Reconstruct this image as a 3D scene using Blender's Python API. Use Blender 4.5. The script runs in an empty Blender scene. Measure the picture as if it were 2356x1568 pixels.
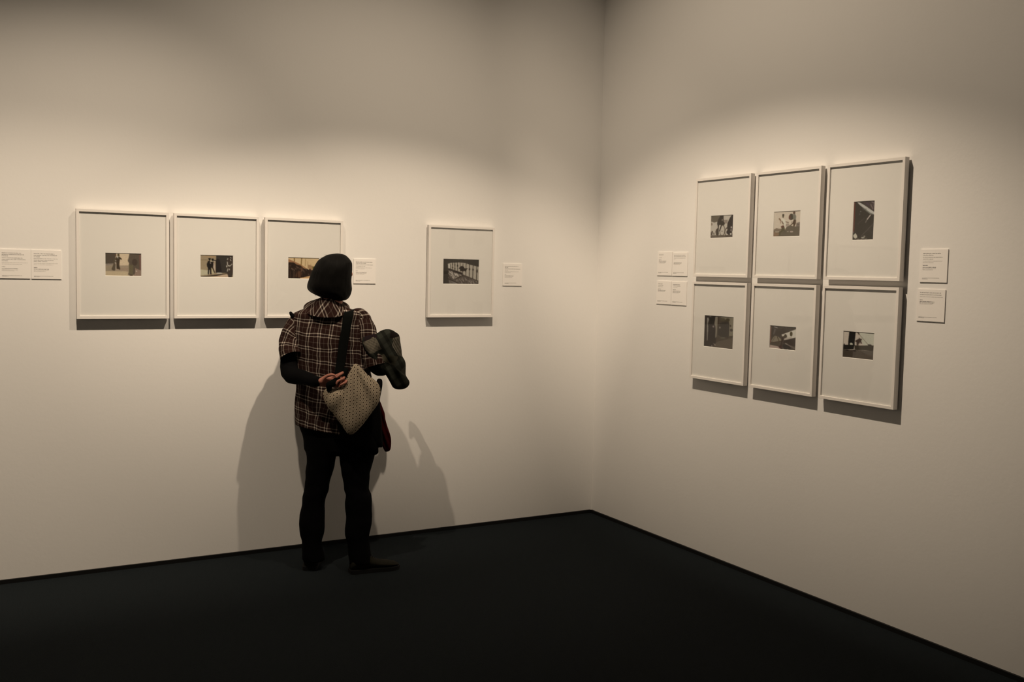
import bpy, math, random
import numpy as np
from mathutils import Vector, Matrix, noise
random.seed(7)
C = bpy.context.scene.collection

# ------------------------------------------------------------------ camera
F_PX, YAW, PITCH, ROLL = 2279.221, 0.5170, -0.0698, 0.0217
CAM = Vector((-3.6818, -5.3631, 1.58))
fw = Vector((math.sin(YAW)*math.cos(PITCH), math.cos(YAW)*math.cos(PITCH), math.sin(PITCH)))
rt0 = Vector((math.cos(YAW), -math.sin(YAW), 0)); up0 = rt0.cross(fw)
RT = rt0*math.cos(ROLL)+up0*math.sin(ROLL); UP = up0*math.cos(ROLL)-rt0*math.sin(ROLL)
cam_d = bpy.data.cameras.new('camera'); cam = bpy.data.objects.new('camera', cam_d); C.objects.link(cam)
cam_d.sensor_width = 36; cam_d.lens = F_PX/2356*36; cam_d.clip_end = 60
cam.matrix_world = Matrix(((RT.x, UP.x, -fw.x, CAM.x), (RT.y, UP.y, -fw.y, CAM.y), (RT.z, UP.z, -fw.z, CAM.z), (0, 0, 0, 1)))
bpy.context.scene.camera = cam

def ray(u, v): return fw+RT*((u-1178)/F_PX)+UP*((784-v)/F_PX)
def P(u, v, y):            # the point of the room that lies at distance -y from the picture wall
    d = ray(u, v); return CAM+d*((y-CAM.y)/d.y)
def PR(u, v, x):
    d = ray(u, v); return CAM+d*((x-CAM.x)/d.x)
PX = 1/440.0               # metres per pixel at the visitor

# ------------------------------------------------------------------ materials
def lin(c):
    return tuple((x/255/12.92 if x/255 <= .04045 else ((x/255+.055)/1.055)**2.4) for x in c)
class N:
    """tiny helper for node maths"""
    def __init__(s, nt): s.nt = nt
    def m(s, op, a, b=None, c=None):
        n = s.nt.nodes.new('ShaderNodeMath'); n.operation = op
        for i, x in enumerate((a, b, c)):
            if x is None: continue
            if isinstance(x, (int, float)): n.inputs[i].default_value = x
            else: s.nt.links.new(x, n.inputs[i])
        return n.outputs[0]
    def mix(s, f, a, b):
        n = s.nt.nodes.new('ShaderNodeMix'); n.data_type = 'RGBA'
        for i, x in ((0, f), (6, a), (7, b)):
            if isinstance(x, (int, float)): n.inputs[i].default_value = x
            elif isinstance(x, tuple): n.inputs[i].default_value = (*x[:3], 1)
            else: s.nt.links.new(x, n.inputs[i])
        return n.outputs[2]
def newmat(name, rough=.8, color=(.8, .8, .8), spec=.3):
    m = bpy.data.materials.new(name); m.use_nodes = True
    b = m.node_tree.nodes['Principled BSDF']
    b.inputs['Base Color'].default_value = (*color, 1); b.inputs['Roughness'].default_value = rough
    b.inputs['Specular IOR Level'].default_value = spec
    return m, m.node_tree, b
def noisy(name, color, rough=.8, scale=30, amt=.08, bump=.0, bscale=200, bdist=.002, spec=.3):
    m, nt, b = newmat(name, rough, color, spec); n = N(nt)
    tc = nt.nodes.new('ShaderNodeTexCoord'); t = nt.nodes.new('ShaderNodeTexNoise')
    t.inputs['Scale'].default_value = scale; t.inputs['Detail'].default_value = 4
    nt.links.new(tc.outputs['Object'], t.inputs['Vector'])
    lo = tuple(c*(1-amt) for c in color); hi = tuple(min(1, c*(1+amt)) for c in color)
    nt.links.new(n.mix(t.outputs['Fac'], lo, hi), b.inputs['Base Color'])
    if bump:
        t2 = nt.nodes.new('ShaderNodeTexNoise'); t2.inputs['Scale'].default_value = bscale; t2.inputs['Detail'].default_value = 3
        nt.links.new(tc.outputs['Object'], t2.inputs['Vector'])
        bp = nt.nodes.new('ShaderNodeBump'); bp.inputs['Strength'].default_value = bump; bp.inputs['Distance'].default_value = bdist
        nt.links.new(t2.outputs['Fac'], bp.inputs['Height']); nt.links.new(bp.outputs['Normal'], b.inputs['Normal'])
    return m
M = {}
M['wall'] = noisy('painted_plaster', (.80, .785, .765), .92, 1.2, .012, .12, 55, .003, .15)
M['ceiling'] = noisy('ceiling_paint', (.55, .54, .52), .95, 2, .02)
M['carpet'] = noisy('dark_carpet', (.014, .0185, .0215), .95, 260, .35, .9, 420, .006, .08)
M['skirting'] = noisy('black_skirting', (.004, .004, .004), .6, 60, .1)
M['frame'] = noisy('white_lacquer', (.79, .755, .72), .45, 40, .02, .05, 300, .0005, .35)
M['mat'] = noisy('mount_board', (.775, .765, .737), .9, 60, .012, .08, 500, .0004, .1)
M['bevel'] = noisy('board_core', (.85, .84, .80), .9, 60, .01)
M['backing'] = noisy('backing_board', (.30, .22, .14), .8, 40, .15)
M['card'] = noisy('caption_card', (.86, .83, .80), .85, 50, .01, .03, 300, .0003, .2)
M['ink'] = noisy('dark_ink', (.05, .045, .042), .8, 90, .1)
M['ink_mid'] = noisy('grey_ink', (.16, .15, .14), .8, 90, .1)
M['ink_light'] = noisy('pale_grey_ink', (.36, .34, .32), .8, 90, .05)
M['skin'] = noisy('skin', (.43, .175, .125), .55, 60, .18, .15, 300, .0008, .35)
M['eye'] = noisy('eye_white', (.6, .58, .55), .25, 40, .05)
M['black_cloth'] = noisy('black_knit', (.0038, .0038, .0042), .95, 120, .3, .4, 350, .001, .05)
M['trousers'] = noisy('black_denim', (.0022, .0022, .0026), .95, 160, .3, .3, 400, .001, .04)
M['black_coat'] = noisy('black_wool', (.004, .0038, .004), .95, 120, .3, .3, 300, .001, .04)
M['strap'] = noisy('black_webbing', (.0028, .0034, .003), .95, 200, .3, .3, 600, .0006, .06)
M['red'] = noisy('dark_red_wool', (.036, .002, .003), .95, 50, .4, .4, 200, .002, .05)
M['shoe'] = noisy('dark_brown_suede', (.0125, .0115, .0075), .85, 70, .3, .2, 300, .001, .12)
M['sole'] = noisy('black_rubber', (.0035, .0035, .0035), .8, 90, .2)
M['lace'] = noisy('dark_lace', (.006, .006, .006), .9, 90, .2)
M['hair'] = None
def hair_mat():
    m, nt, b = newmat('black_hair', .6, (.006, .0055, .005), .06); n = N(nt)
    uv = nt.nodes.new('ShaderNodeUVMap'); uv.uv_map = 'UVMap'
    mp = nt.nodes.new('ShaderNodeMapping'); mp.inputs['Scale'].default_value = (420, 9, 1); nt.links.new(uv.outputs[0], mp.inputs[0])
    t = nt.nodes.new('ShaderNodeTexNoise'); t.inputs['Scale'].default_value = 1; t.inputs['Detail'].default_value = 3
    nt.links.new(mp.outputs[0], t.inputs['Vector'])
    nt.links.new(n.mix(t.outputs['Fac'], (.0018, .0018, .0016), (.005, .0045, .004)), b.inputs['Base Color'])
    bp = nt.nodes.new('ShaderNodeBump'); bp.inputs['Strength'].default_value = .8; bp.inputs['Distance'].default_value = .002
    nt.links.new(t.outputs['Fac'], bp.inputs['Height']); nt.links.new(bp.outputs['Normal'], b.inputs['Normal'])
    return m
M['hair'] = hair_mat()
def glass_mat():
    m = bpy.data.materials.new('picture_glass'); m.use_nodes = True; nt = m.node_tree; nt.nodes.clear()
    o = nt.nodes.new('ShaderNodeOutputMaterial'); mx = nt.nodes.new('ShaderNodeMixShader')
    tr = nt.nodes.new('ShaderNodeBsdfTransparent'); tr.inputs[0].default_value = (.99, .99, .99, 1)
    gl = nt.nodes.new('ShaderNodeBsdfGlossy'); gl.inputs['Roughness'].default_value = .02
    lw = nt.nodes.new('ShaderNodeLayerWeight'); lw.inputs[0].default_value = .5; n = N(nt)
    fac = n.m('ADD', .022, n.m('MULTIPLY', n.m('POWER', lw.outputs['Facing'], 5), .5))
    nt.links.new(fac, mx.inputs[0]); nt.links.new(tr.outputs[0], mx.inputs[1]); nt.links.new(gl.outputs[0], mx.inputs[2])
    nt.links.new(mx.outputs[0], o.inputs[0]); return m
M['glass'] = glass_mat()
def plaid(name, rot, off=(0, 0), dim=1.0):
    """brown flannel with paired cream lines and a thin line between the pairs"""
    m, nt, b = newmat(name, .95, (.1, .1, .1), .05); n = N(nt)
    uv = nt.nodes.new('ShaderNodeUVMap'); uv.uv_map = 'UVMap'
    wn = nt.nodes.new('ShaderNodeTexNoise'); wn.inputs['Scale'].default_value = 9; wn.inputs['Detail'].default_value = 2
    nt.links.new(uv.outputs[0], wn.inputs['Vector'])
    sp = nt.nodes.new('ShaderNodeSeparateXYZ'); nt.links.new(uv.outputs[0], sp.inputs[0])
    sn = nt.nodes.new('ShaderNodeSeparateColor'); nt.links.new(wn.outputs['Color'], sn.inputs[0])
    x = n.m('ADD', sp.outputs[0], n.m('MULTIPLY', n.m('SUBTRACT', sn.outputs[0], .5), .030))
    y = n.m('ADD', sp.outputs[1], n.m('MULTIPLY', n.m('SUBTRACT', sn.outputs[1], .5), .030))
    c, s = math.cos(rot), math.sin(rot)
    X = n.m('ADD', n.m('ADD', n.m('MULTIPLY', x, c), n.m('MULTIPLY', y, s)), 10+off[0])
    Y = n.m('ADD', n.m('SUBTRACT', n.m('MULTIPLY', y, c), n.m('MULTIPLY', x, s)), 10+off[1])
    def lines(t, per, sep, wid):
        f = n.m('MULTIPLY', n.m('SUBTRACT', n.m('FRACT', n.m('DIVIDE', t, per)), .5), per)
        d = n.m('ABSOLUTE', n.m('SUBTRACT', n.m('ABSOLUTE', f), sep/2))
        a = n.m('SMOOTH_MIN', 1, n.m('MAXIMUM', n.m('SUBTRACT', 1.35, n.m('DIVIDE', d, wid)), 0), .1)
        f2 = n.m('MULTIPLY', n.m('SUBTRACT', n.m('FRACT', n.m('ADD', n.m('DIVIDE', t, per), .5)), .5), per)
        d2 = n.m('ABSOLUTE', f2)
        b2 = n.m('MULTIPLY', n.m('MAXIMUM', n.m('SUBTRACT', 1, n.m('DIVIDE', d2, wid*.75)), 0), .32)
        return n.m('MAXIMUM', a, b2), n.m('LESS_THAN', n.m('ABSOLUTE', f), sep/2)
    V, vb = lines(X, .0575, .0130, .0025); H, hb = lines(Y, .0690, .0148, .0025)
    fine = nt.nodes.new('ShaderNodeTexNoise'); fine.inputs['Scale'].default_value = 420; nt.links.new(uv.outputs[0], fine.inputs['Vector'])
    pat = nt.nodes.new('ShaderNodeTexNoise'); pat.inputs['Scale'].default_value = 14; nt.links.new(uv.outputs[0], pat.inputs['Vector'])
    tot = n.m('ADD', n.m('MULTIPLY', n.m('ADD', V, H), .35), n.m('MULTIPLY', n.m('MULTIPLY', V, H), .62))
    tot = n.m('MULTIPLY', tot, n.m('ADD', .62, n.m('MULTIPLY', fine.outputs['Fac'], .6)))
    tot = n.m('MULTIPLY', tot, n.m('ADD', .7, n.m('MULTIPLY', pat.outputs['Fac'], .6)))
    base = n.mix(n.m('MULTIPLY', n.m('ADD', vb, hb), .35), tuple(dim*k for k in (.021, .0095, .0078)), tuple(dim*k for k in (.0095, .0052, .0055)))
    nt.links.new(n.mix(tot, base, tuple(dim*k for k in (.50, .43, .37))), b.inputs['Base Color'])
    return m
M['plaid'] = plaid('brown_plaid_flannel', math.radians(-7))
M['plaid_sleeve'] = plaid('brown_plaid_flannel_sleeve', math.radians(12), (.01, .02))
M['plaid_collar'] = plaid('brown_plaid_flannel_collar', math.radians(38), (.0, .03))
def bag_mat():
    m, nt, b = newmat('hexagon_print_cotton', .9, (.4, .35, .28), .1); n = N(nt)
    uv = nt.nodes.new('ShaderNodeUVMap'); uv.uv_map = 'UVMap'
    sp = nt.nodes.new('ShaderNodeSeparateXYZ'); nt.links.new(uv.outputs[0], sp.inputs[0])
    c, s, S = math.cos(.45), math.sin(.45), .0182
    X = n.m('ADD', n.m('DIVIDE', n.m('ADD', n.m('MULTIPLY', sp.outputs[0], c), n.m('MULTIPLY', sp.outputs[1], s)), S), 100)
    Y = n.m('ADD', n.m('DIVIDE', n.m('SUBTRACT', n.m('MULTIPLY', sp.outputs[1], c), n.m('MULTIPLY', sp.outputs[0], s)), S), 100)
    r3 = math.sqrt(3)
    def cell(ox, oy):
        fx = n.m('SUBTRACT', n.m('FRACT', n.m('ADD', X, ox)), .5)
        fy = n.m('MULTIPLY', n.m('SUBTRACT', n.m('FRACT', n.m('ADD', n.m('DIVIDE', Y, r3), oy)), .5), r3)
        return n.m('SQRT', n.m('ADD', n.m('MULTIPLY', fx, fx), n.m('MULTIPLY', fy, fy)))
    d = n.m('MINIMUM', cell(0, 0), cell(.5, .5))
    tn = nt.nodes.new('ShaderNodeTexNoise'); tn.inputs['Scale'].default_value = 38; tn.inputs['Detail'].default_value = 1
    nt.links.new(uv.outputs[0], tn.inputs['Vector'])
    def band(lo, hi, w=.04):
        a = n.m('MINIMUM', n.m('MAXIMUM', n.m('DIVIDE', n.m('SUBTRACT', d, lo), w), 0), 1)
        e = n.m('MINIMUM', n.m('MAXIMUM', n.m('DIVIDE', n.m('SUBTRACT', hi, d), w), 0), 1)
        return n.m('MULTIPLY', a, e)
    col = n.mix(band(.24, .43), (.25, .205, .148), (.43, .36, .27))
    dot = n.m('MULTIPLY', band(-1, .185), n.m('MINIMUM', n.m('ADD', .15, n.m('MULTIPLY', tn.outputs['Fac'], 1.6)), 1))
    nt.links.new(n.mix(dot, col, (.022, .011, .007)), b.inputs['Base Color'])
    return m
M['bag'] = bag_mat()
def attr_mat(name, rough=.9, spec=.1):
    m, nt, b = newmat(name, rough, (.5, .5, .5), spec)
    a = nt.nodes.new('ShaderNodeAttribute'); a.attribute_name = 'Col'; nt.links.new(a.outputs['Color'], b.inputs['Base Color']); return m
M['print'] = attr_mat('photographic_print', .5, .3)
M['coat'] = attr_mat('grey_plaid_wool', .95, .05)

# ------------------------------------------------------------------ object helpers
WL = {}                                                    # world location of every parent
def wl(o): return WL.get(o.name, Vector((0, 0, 0))) if o else Vector((0, 0, 0))
def obj(name, verts, faces, mat, parent=None, uvs=None, cols=None, smooth=True, base=None, angle=None):
    """verts in world coordinates; one mesh object, origin at its parent's (or at base)"""
    off = base if base is not None else wl(parent)
    me = bpy.data.meshes.new(name)
    me.from_pydata([tuple(Vector(v)-off) for v in verts], [], faces)
    me.update()
    mats = mat if isinstance(mat, list) else [mat]
    for m in mats: me.materials.append(m)
    if smooth: me.polygons.foreach_set('use_smooth', [True]*len(me.polygons))
    if uvs is not None:
        l = me.uv_layers.new(name='UVMap')
        for p in me.polygons:
            for li, vi in zip(p.loop_indices, p.vertices): l.data[li].uv = uvs[vi]
    if cols is not None:
        a = me.color_attributes.new('Col', 'FLOAT_COLOR', 'POINT')
        a.data.foreach_set('color', np.asarray([(*c[:3], 1) for c in cols], dtype=np.float32).ravel())
    o = bpy.data.objects.new(name, me); C.objects.link(o)
    if parent: o.parent = parent; WL[o.name] = wl(parent)
    else: o.location = off; WL[o.name] = Vector(off)
    if parent: o.location = off-wl(parent); WL[o.name] = Vector(off)
    return o
def tag(o, label=None, cat=None, group=None, kind=None):
    for k, v in (('label', label), ('category', cat), ('group', group), ('kind', kind)):
        if v: o[k] = v
    return o
def thing(name, label, cat, loc, group=None):
    o = bpy.data.objects.new(name, None); C.objects.link(o); o.location = loc; o.empty_display_size = .1
    WL[o.name] = Vector(loc); return tag(o, label, cat, group)
class MB:
    def __init__(s): s.v = []; s.f = []; s.uv = []; s.mi = []
    def box(s, x0, x1, y0, y1, z0, z1):
        n = len(s.v); s.v += [(x, y, z) for z in (z0, z1) for y in (y0, y1) for x in (x0, x1)]
        s.f += [(n, n+2, n+3, n+1), (n+4, n+5, n+7, n+6), (n, n+1, n+5, n+4), (n+2, n+6, n+7, n+3), (n, n+4, n+6, n+2), (n+1, n+3, n+7, n+5)]
    def add(s, v, f, uv=None):
        n = len(s.v); s.v += list(v); s.f += [tuple(i+n for i in q) for q in f]
        s.uv += list(uv) if uv is not None else [(0, 0)]*len(v)
def cr(a, b, c, d, t):
    return .5*((2*b)+(-a+c)*t+(2*a-5*b+4*c-d)*t*t+(-a+3*b-3*c+d)*t**3)
def resample(rows, k):
    R = [np.array(r, float) for r in rows]; out = []
    for i in range(len(R)-1):
        a = R[max(i-1, 0)]; b = R[i]; c = R[i+1]; d = R[min(i+2, len(R)-1)]
        for j in range(k): out.append(cr(a, b, c, d, j/k))
    out.append(R[-1]); return out
TAN = 0
E1, E2 = Vector((1, 0, 0)), Vector((0, 1, 0))
def px_rings(rows, k=3):
    """rows (v, uL, uR, y, b[, tiltx, tilty]) -> rings (cx, cy, cz, a, b, tx, ty)"""
    rows = [tuple(r)+(0,)*(7-len(r)) for r in rows]
    out = []
    for v, ul, ur, y, b, tx, ty in resample(rows, k):
        c = P((ul+ur)/2, v, y); w = (P(ur, v, y)-P(ul, v, y)).length/2
        a = math.sqrt(max(w*w-(b*TAN)**2, (w*.55)**2))
        out.append((c.x, c.y, c.z, a, b, tx, ty))
    return out
def loft(rings, seg=40, e=2.2, cap=(True, True), amp=0, freq=6, seed=0, scale=1.0, arc=None):
    """superelliptic rings about the vertical; uv = (arc length from the back, height)"""
    V = []; UV = []; Fc = []
    for i, (cx, cy, cz, a, b, tx, ty) in enumerate(rings):
        a *= scale; b *= scale
        arc = [0]; pr = None
        for j in range(seg+1):
            t = 2*math.pi*j/seg+math.pi/2; ct, st = math.cos(t), math.sin(t)
            q2 = (a*math.copysign(abs(ct)**(2/e), ct), b*math.copysign(abs(st)**(2/e), st))
            if pr: arc.append(arc[-1]+math.hypot(q2[0]-pr[0], q2[1]-pr[1]))
            pr = q2
        half = arc[-1]/2
        for j in range(seg+1):
            t = 2*math.pi*j/seg+math.pi/2          # start at the front so that the back is seamless
            ct, st = math.cos(t), math.sin(t)
            x = a*math.copysign(abs(ct)**(2/e), ct); y = b*math.copysign(abs(st)**(2/e), st)
            q = Vector((cx, cy, cz+tx*x+ty*y))+E1*x+E2*y
            if amp:
                nn = E1*ct+E2*st; s = noise.noise(Vector((q.x*freq+seed, q.y*freq, q.z*freq*.8)))+.5*noise.noise(Vector((q.x*freq*2.3, q.y*freq*2.3+seed, q.z*freq*2)))
                q += nn*s*amp
            V.append(q); UV.append((arc[j]-half, cz+tx*x*.5))
    W = seg+1
    for i in range(len(rings)-1):
        for j in range(seg):
            Fc.append((i*W+j, (i+1)*W+j, (i+1)*W+j+1, i*W+j+1))
    for end, on in ((0, cap[0]), (len(rings)-1, cap[1])):
        if on:
            c = sum((V[end*W+j] for j in range(seg)), Vector())/seg; n = len(V); V.append(c); UV.append(UV[end*W])
            for j in range(seg):
                q = (end*W+j, end*W+j+1, n); Fc.append(q if end == 0 else q[::-1])
    return V, Fc, UV
def tube(path, rad, seg=16, k=4, flat=None, cap=True, amp=0, freq=14, seed=0):
    """path of points, radius per point; flat = (normal direction, factor) squashes the section"""
    rows = [tuple(p)+((r,) if isinstance(r, (int, float)) else tuple(r)) for p, r in zip(path, rad)]
    two = len(rows[0]) == 5
    S = resample(rows, k); V = []; UV = []; Fc = []; L = 0
    pts = [Vector(s[:3]) for s in S]
    T0 = (pts[1]-pts[0]).normalized()
    ref = Vector(flat) if flat is not None else (Vector((0, 1, 0)) if abs(T0.y) < .8 else Vector((1, 0, 0)))
    for i, p in enumerate(pts):
        T = (pts[min(i+1, len(pts)-1)]-pts[max(i-1, 0)]).normalized()
        A = (ref-T*ref.dot(T)).normalized(); B = T.cross(A)
        if flat is None: ref = A
        if i: L += (p-pts[i-1]).length
        ra = S[i][3]; rb = S[i][4] if two else ra
        for j in range(seg+1):
            t = 2*math.pi*j/seg
            d = A*math.cos(t)*ra+B*math.sin(t)*rb; q = p+d
            if amp: q += d.normalized()*amp*(noise.noise(q*freq+Vector((seed, 0, 0)))+.5*noise.noise(q*freq*2.1))
            V.append(q); UV.append(((j/seg-.5)*math.pi*(ra+rb), -L))
    W = seg+1
    for i in range(len(pts)-1):
        for j in range(seg): Fc.append((i*W+j, i*W+j+1, (i+1)*W+j+1, (i+1)*W+j))
    if cap:
        for end, off in ((0, -1), (len(pts)-1, 1)):
            T = (pts[1]-pts[0]).normalized()*-1 if end == 0 else (pts[-1]-pts[-2]).normalized()
            r = min(S[end][3], S[end][4] if two else S[end][3]); m = end*W
            prev = m
            for f, h in ((.8, .5), (.45, .85)):
                n = len(V)
                for j in range(W):
                    V.append(pts[end]+(V[m+j]-pts[end])*f+T*r*h); UV.append(UV[m+j])
                for j in range(seg):
                    q = (prev+j, prev+j+1, n+j+1, n+j); Fc.append(q if end else q[::-1])
                prev = n
            n = len(V); V.append(pts[end]+T*r); UV.append(UV[m])
            for j in range(seg):
                q = (prev+j, prev+j+1, n); Fc.append(q if end else q[::-1])
    return V, Fc, UV
def ellipsoid(c, r, R=None, seg=24, rg=14):
    V = []; Fc = []
    for i in range(rg+1):
        ph = math.pi*i/rg
        for j in range(seg):
            t = 2*math.pi*j/seg; d = Vector((math.sin(ph)*math.cos(t)*r[0], math.sin(ph)*math.sin(t)*r[1], math.cos(ph)*r[2]))
            V.append(Vector(c)+(R @ d if R else d))
    for i in range(rg):
        for j in range(seg):
            Fc.append((i*seg+j, (i+1)*seg+j, (i+1)*seg+(j+1) % seg, i*seg+(j+1) % seg))
    return V, Fc, None
def remeshed(name, mb, voxel, mat, parent, smooth=3, cols=None):
    """weld overlapping volumes into one continuous skin"""
    o = obj(name+'_src', mb.v, mb.f, mat, parent)
    md = o.modifiers.new('r', 'REMESH'); md.mode = 'VOXEL'; md.voxel_size = voxel
    ms = o.modifiers.new('s', 'SMOOTH'); ms.iterations = smooth; ms.factor = .5
    bpy.context.view_layer.update()
    me = bpy.data.meshes.new_from_object(o.evaluated_get(bpy.context.evaluated_depsgraph_get()))
    me.name = name
    old = o.data; o.modifiers.clear(); o.data = me; bpy.data.meshes.remove(old)
    o.name = name; WL[o.name] = wl(parent)
    me.polygons.foreach_set('use_smooth', [True]*len(me.polygons))
    return o
def pillow(outline, y, T, rings=26, step=2.2, fold=None, back=1.0, power=.5, centre=None, ny=None, ymap=None):
    """cloth volume with a traced outline and real thickness; the outline is in pixels at depth y"""
    pts = [np.array(p, float) for p in outline]; dense = []
    n = len(pts)
    for i in range(n):
        a, b, c, d = pts[i-1], pts[i], pts[(i+1) % n], pts[(i+2) % n]
        m = max(2, int(np.linalg.norm(c-b)/step))
        for j in range(m): dense.append(cr(a, b, c, d, j/m))
    D = np.array(dense); c0 = np.array(centre if centre else D.mean(0)); m = len(D)
    V = []; Fc = []; UV = []; SC = []
    for side in (1, -1):
        base = len(V)
        for r in range(rings+1):
            s = r/rings
            if side == -1 and r == rings: continue
            for j in range(m):
                q = c0+(D[j]-c0)*s
                h = T*(1-s**2.6)**power
                yy = y+(ymap(q) if ymap else 0)
                if fold and side == 1: h *= 1+fold(q)*(1-s**6)
                h = h if side == 1 else -h*back
                p = P(q[0], q[1], yy); p = p-E2*h
                V.append(p); pr = P(q[0], q[1], y); UV.append((pr.x, pr.z)); SC.append(q)
        cnt = rings+1 if side == 1 else rings
        for r in range(cnt-1):
            for j in range(m):
                q = (base+r*m+j, base+(r+1)*m+j, base+(r+1)*m+(j+1) % m, base+r*m+(j+1) % m)
                Fc.append(q if side == 1 else q[::-1])
        if side == -1:
            for j in range(m):
                Fc.append((base+(rings-1)*m+j, base+(rings-1)*m+(j+1) % m, rings*m+(j+1) % m, rings*m+j))
    return V, Fc, UV, SC

# ------------------------------------------------------------------ the room
X0, Y0, ZC, TH = -9.5, -9.0, 4.6, .15
def room_box(name, *a, mat):
    m = MB(); m.box(*a); return tag(obj(name, m.v, m.f, mat, smooth=False), kind='structure')
room_box('floor', X0, TH, Y0, TH, -.1, 0, mat=M['carpet'])
room_box('wall_left', X0, TH, 0, TH, 0, ZC, mat=M['wall'])
room_box('wall_right', 0, TH, Y0, 0, 0, ZC, mat=M['wall'])
room_box('ceiling', X0, TH, Y0, TH, ZC, ZC+.12, mat=M['ceiling'])
room_box('baseboard_left', X0, -.012, -.012, 0, 0, .02, mat=M['skirting'])
room_box('baseboard_right', -.012, 0, Y0, -.012, 0, .02, mat=M['skirting'])

# ------------------------------------------------------------------ framed photographs
FW_, FH, FB, FD, FT = .4402, .5441, .0140, .0360, .027
GL, MT, PT = .0315, .0287, .0265                          # glass, mount face and print distances from the wall
MATW = lin((214, 199, 175))
def to_world(side, x0, z0):
    if side == 'L': return lambda x, d, z: Vector((x0+x, -d, z0+z))
    return lambda x, d, z: Vector((-d, x0-x, z0+z))
def raster(nx, ny, bg, shapes, blur=1):
    """paint a small picture: shapes are (colour, polygon) in 0..1 with y downwards"""
    S = 3; w, h = nx*S, ny*S
    X, Y = np.meshgrid((np.arange(w)+.5)/w, (np.arange(h)+.5)/h)
    img = np.zeros((h, w, 3))
    if callable(bg): img[:] = bg(X, Y)
    else: img[:] = bg
    for sh in shapes:
        col, poly = sh[0], sh[1]; op = sh[2] if len(sh) > 2 else 1
        if isinstance(poly, tuple) and poly[0] == 'e':
            _, cx, cy, rx, ry = poly; ins = ((X-cx)/rx)**2+((Y-cy)/ry)**2 < 1
        elif isinstance(poly, tuple) and poly[0] == 'l':
            _, x1, y1, x2, y2, wd = poly
            dx, dy = x2-x1, y2-y1; t = np.clip(((X-x1)*dx+(Y-y1)*dy)/(dx*dx+dy*dy), 0, 1)
            ins = (X-x1-t*dx)**2+(Y-y1-t*dy)**2 < (wd/2)**2
        elif isinstance(poly, tuple) and poly[0] == 'r':
            _, cx, cy, rx, ry, wd = poly; q = np.sqrt(((X-cx)/rx)**2+((Y-cy)/ry)**2); ins = np.abs(q-1) < wd
        else:
            ins = np.zeros((h, w), bool); n = len(poly)
            for i in range(n):
                (xa, ya), (xb, yb) = poly[i], poly[(i+1) % n]
                if ya == yb: continue
                c = ((ya > Y) != (yb > Y)) & (X < (xb-xa)*(Y-ya)/(yb-ya)+xa); ins ^= c
        img[ins] = img[ins]*(1-op)+np.array(col, float)*op
    img = img.reshape(ny, S, nx, S, 3).mean((1, 3))
    for _ in range(blur):
        p = np.pad(img, ((1, 1), (1, 1), (0, 0)), 'edge')
        img = (p[:-2, 1:-1]+p[2:, 1:-1]+p[1:-1, :-2]+p[1:-1, 2:]+4*p[1:-1, 1:-1])/8
    return img
def to_albedo(img):   # relative to the white mount around it
    c = img/255; l = np.where(c <= .04045, c/12.92, ((c+.055)/1.055)**2.4)
    return np.clip(.76*(l/np.array(MATW))**1.2, .004, .9)
K, D1, D2 = (20, 17, 13), (60, 50, 40), (84, 74, 58)
# -- the ten small pictures; shapes are given in sheet units inside each print's four corners; the dark line along most top edges is the mount's shade, painted in
def sheet(nx, ny, corners, bg, shapes, blur=1, grain=.018, seed=1):
    (x0, y0), (x1, y1), (x2, y2), (x3, y3) = corners
    def nrm(x, y):
        u = v = .5
        for _ in range(12):
            lx, rx = x0+(x3-x0)*v, x1+(x2-x1)*v; u = (x-lx)/(rx-lx)
            ty, by = y0+(y1-y0)*u, y3+(y2-y3)*u; v = (y-ty)/(by-ty)
        return u, v
    W_, H_ = math.dist(corners[0], corners[1]), math.dist(corners[0], corners[3]); out = []
    for sh in shapes:
        col, p = sh[0], sh[1]
        if isinstance(p, tuple) and p[0] == 'e': q = ('e', *nrm(p[1], p[2]), p[3]/W_, p[4]/H_)
        elif isinstance(p, tuple) and p[0] == 'r': q = ('r', *nrm(p[1], p[2]), p[3]/W_, p[4]/H_, p[5])
        elif isinstance(p, tuple) and p[0] == 'l':
            a, b = nrm(p[1], p[2]), nrm(p[3], p[4]); dx, dy = p[3]-p[1], p[4]-p[2]; L = math.hypot(dx, dy); ox, oy = -dy/L*p[5]/2, dx/L*p[5]/2
            q = [nrm(p[1]+ox, p[2]+oy), nrm(p[3]+ox, p[4]+oy), nrm(p[3]-ox, p[4]-oy), nrm(p[1]-ox, p[2]-oy)]
        else: q = [nrm(*c) for c in p]
        out.append((col, q)+tuple(sh[2:]))
    img = raster(nx, ny, bg, out, blur)
    g = np.random.default_rng(seed).normal(0, grain, img.shape[:2])[..., None]
    return np.clip(img*(1+g), 2, 250)
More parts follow.
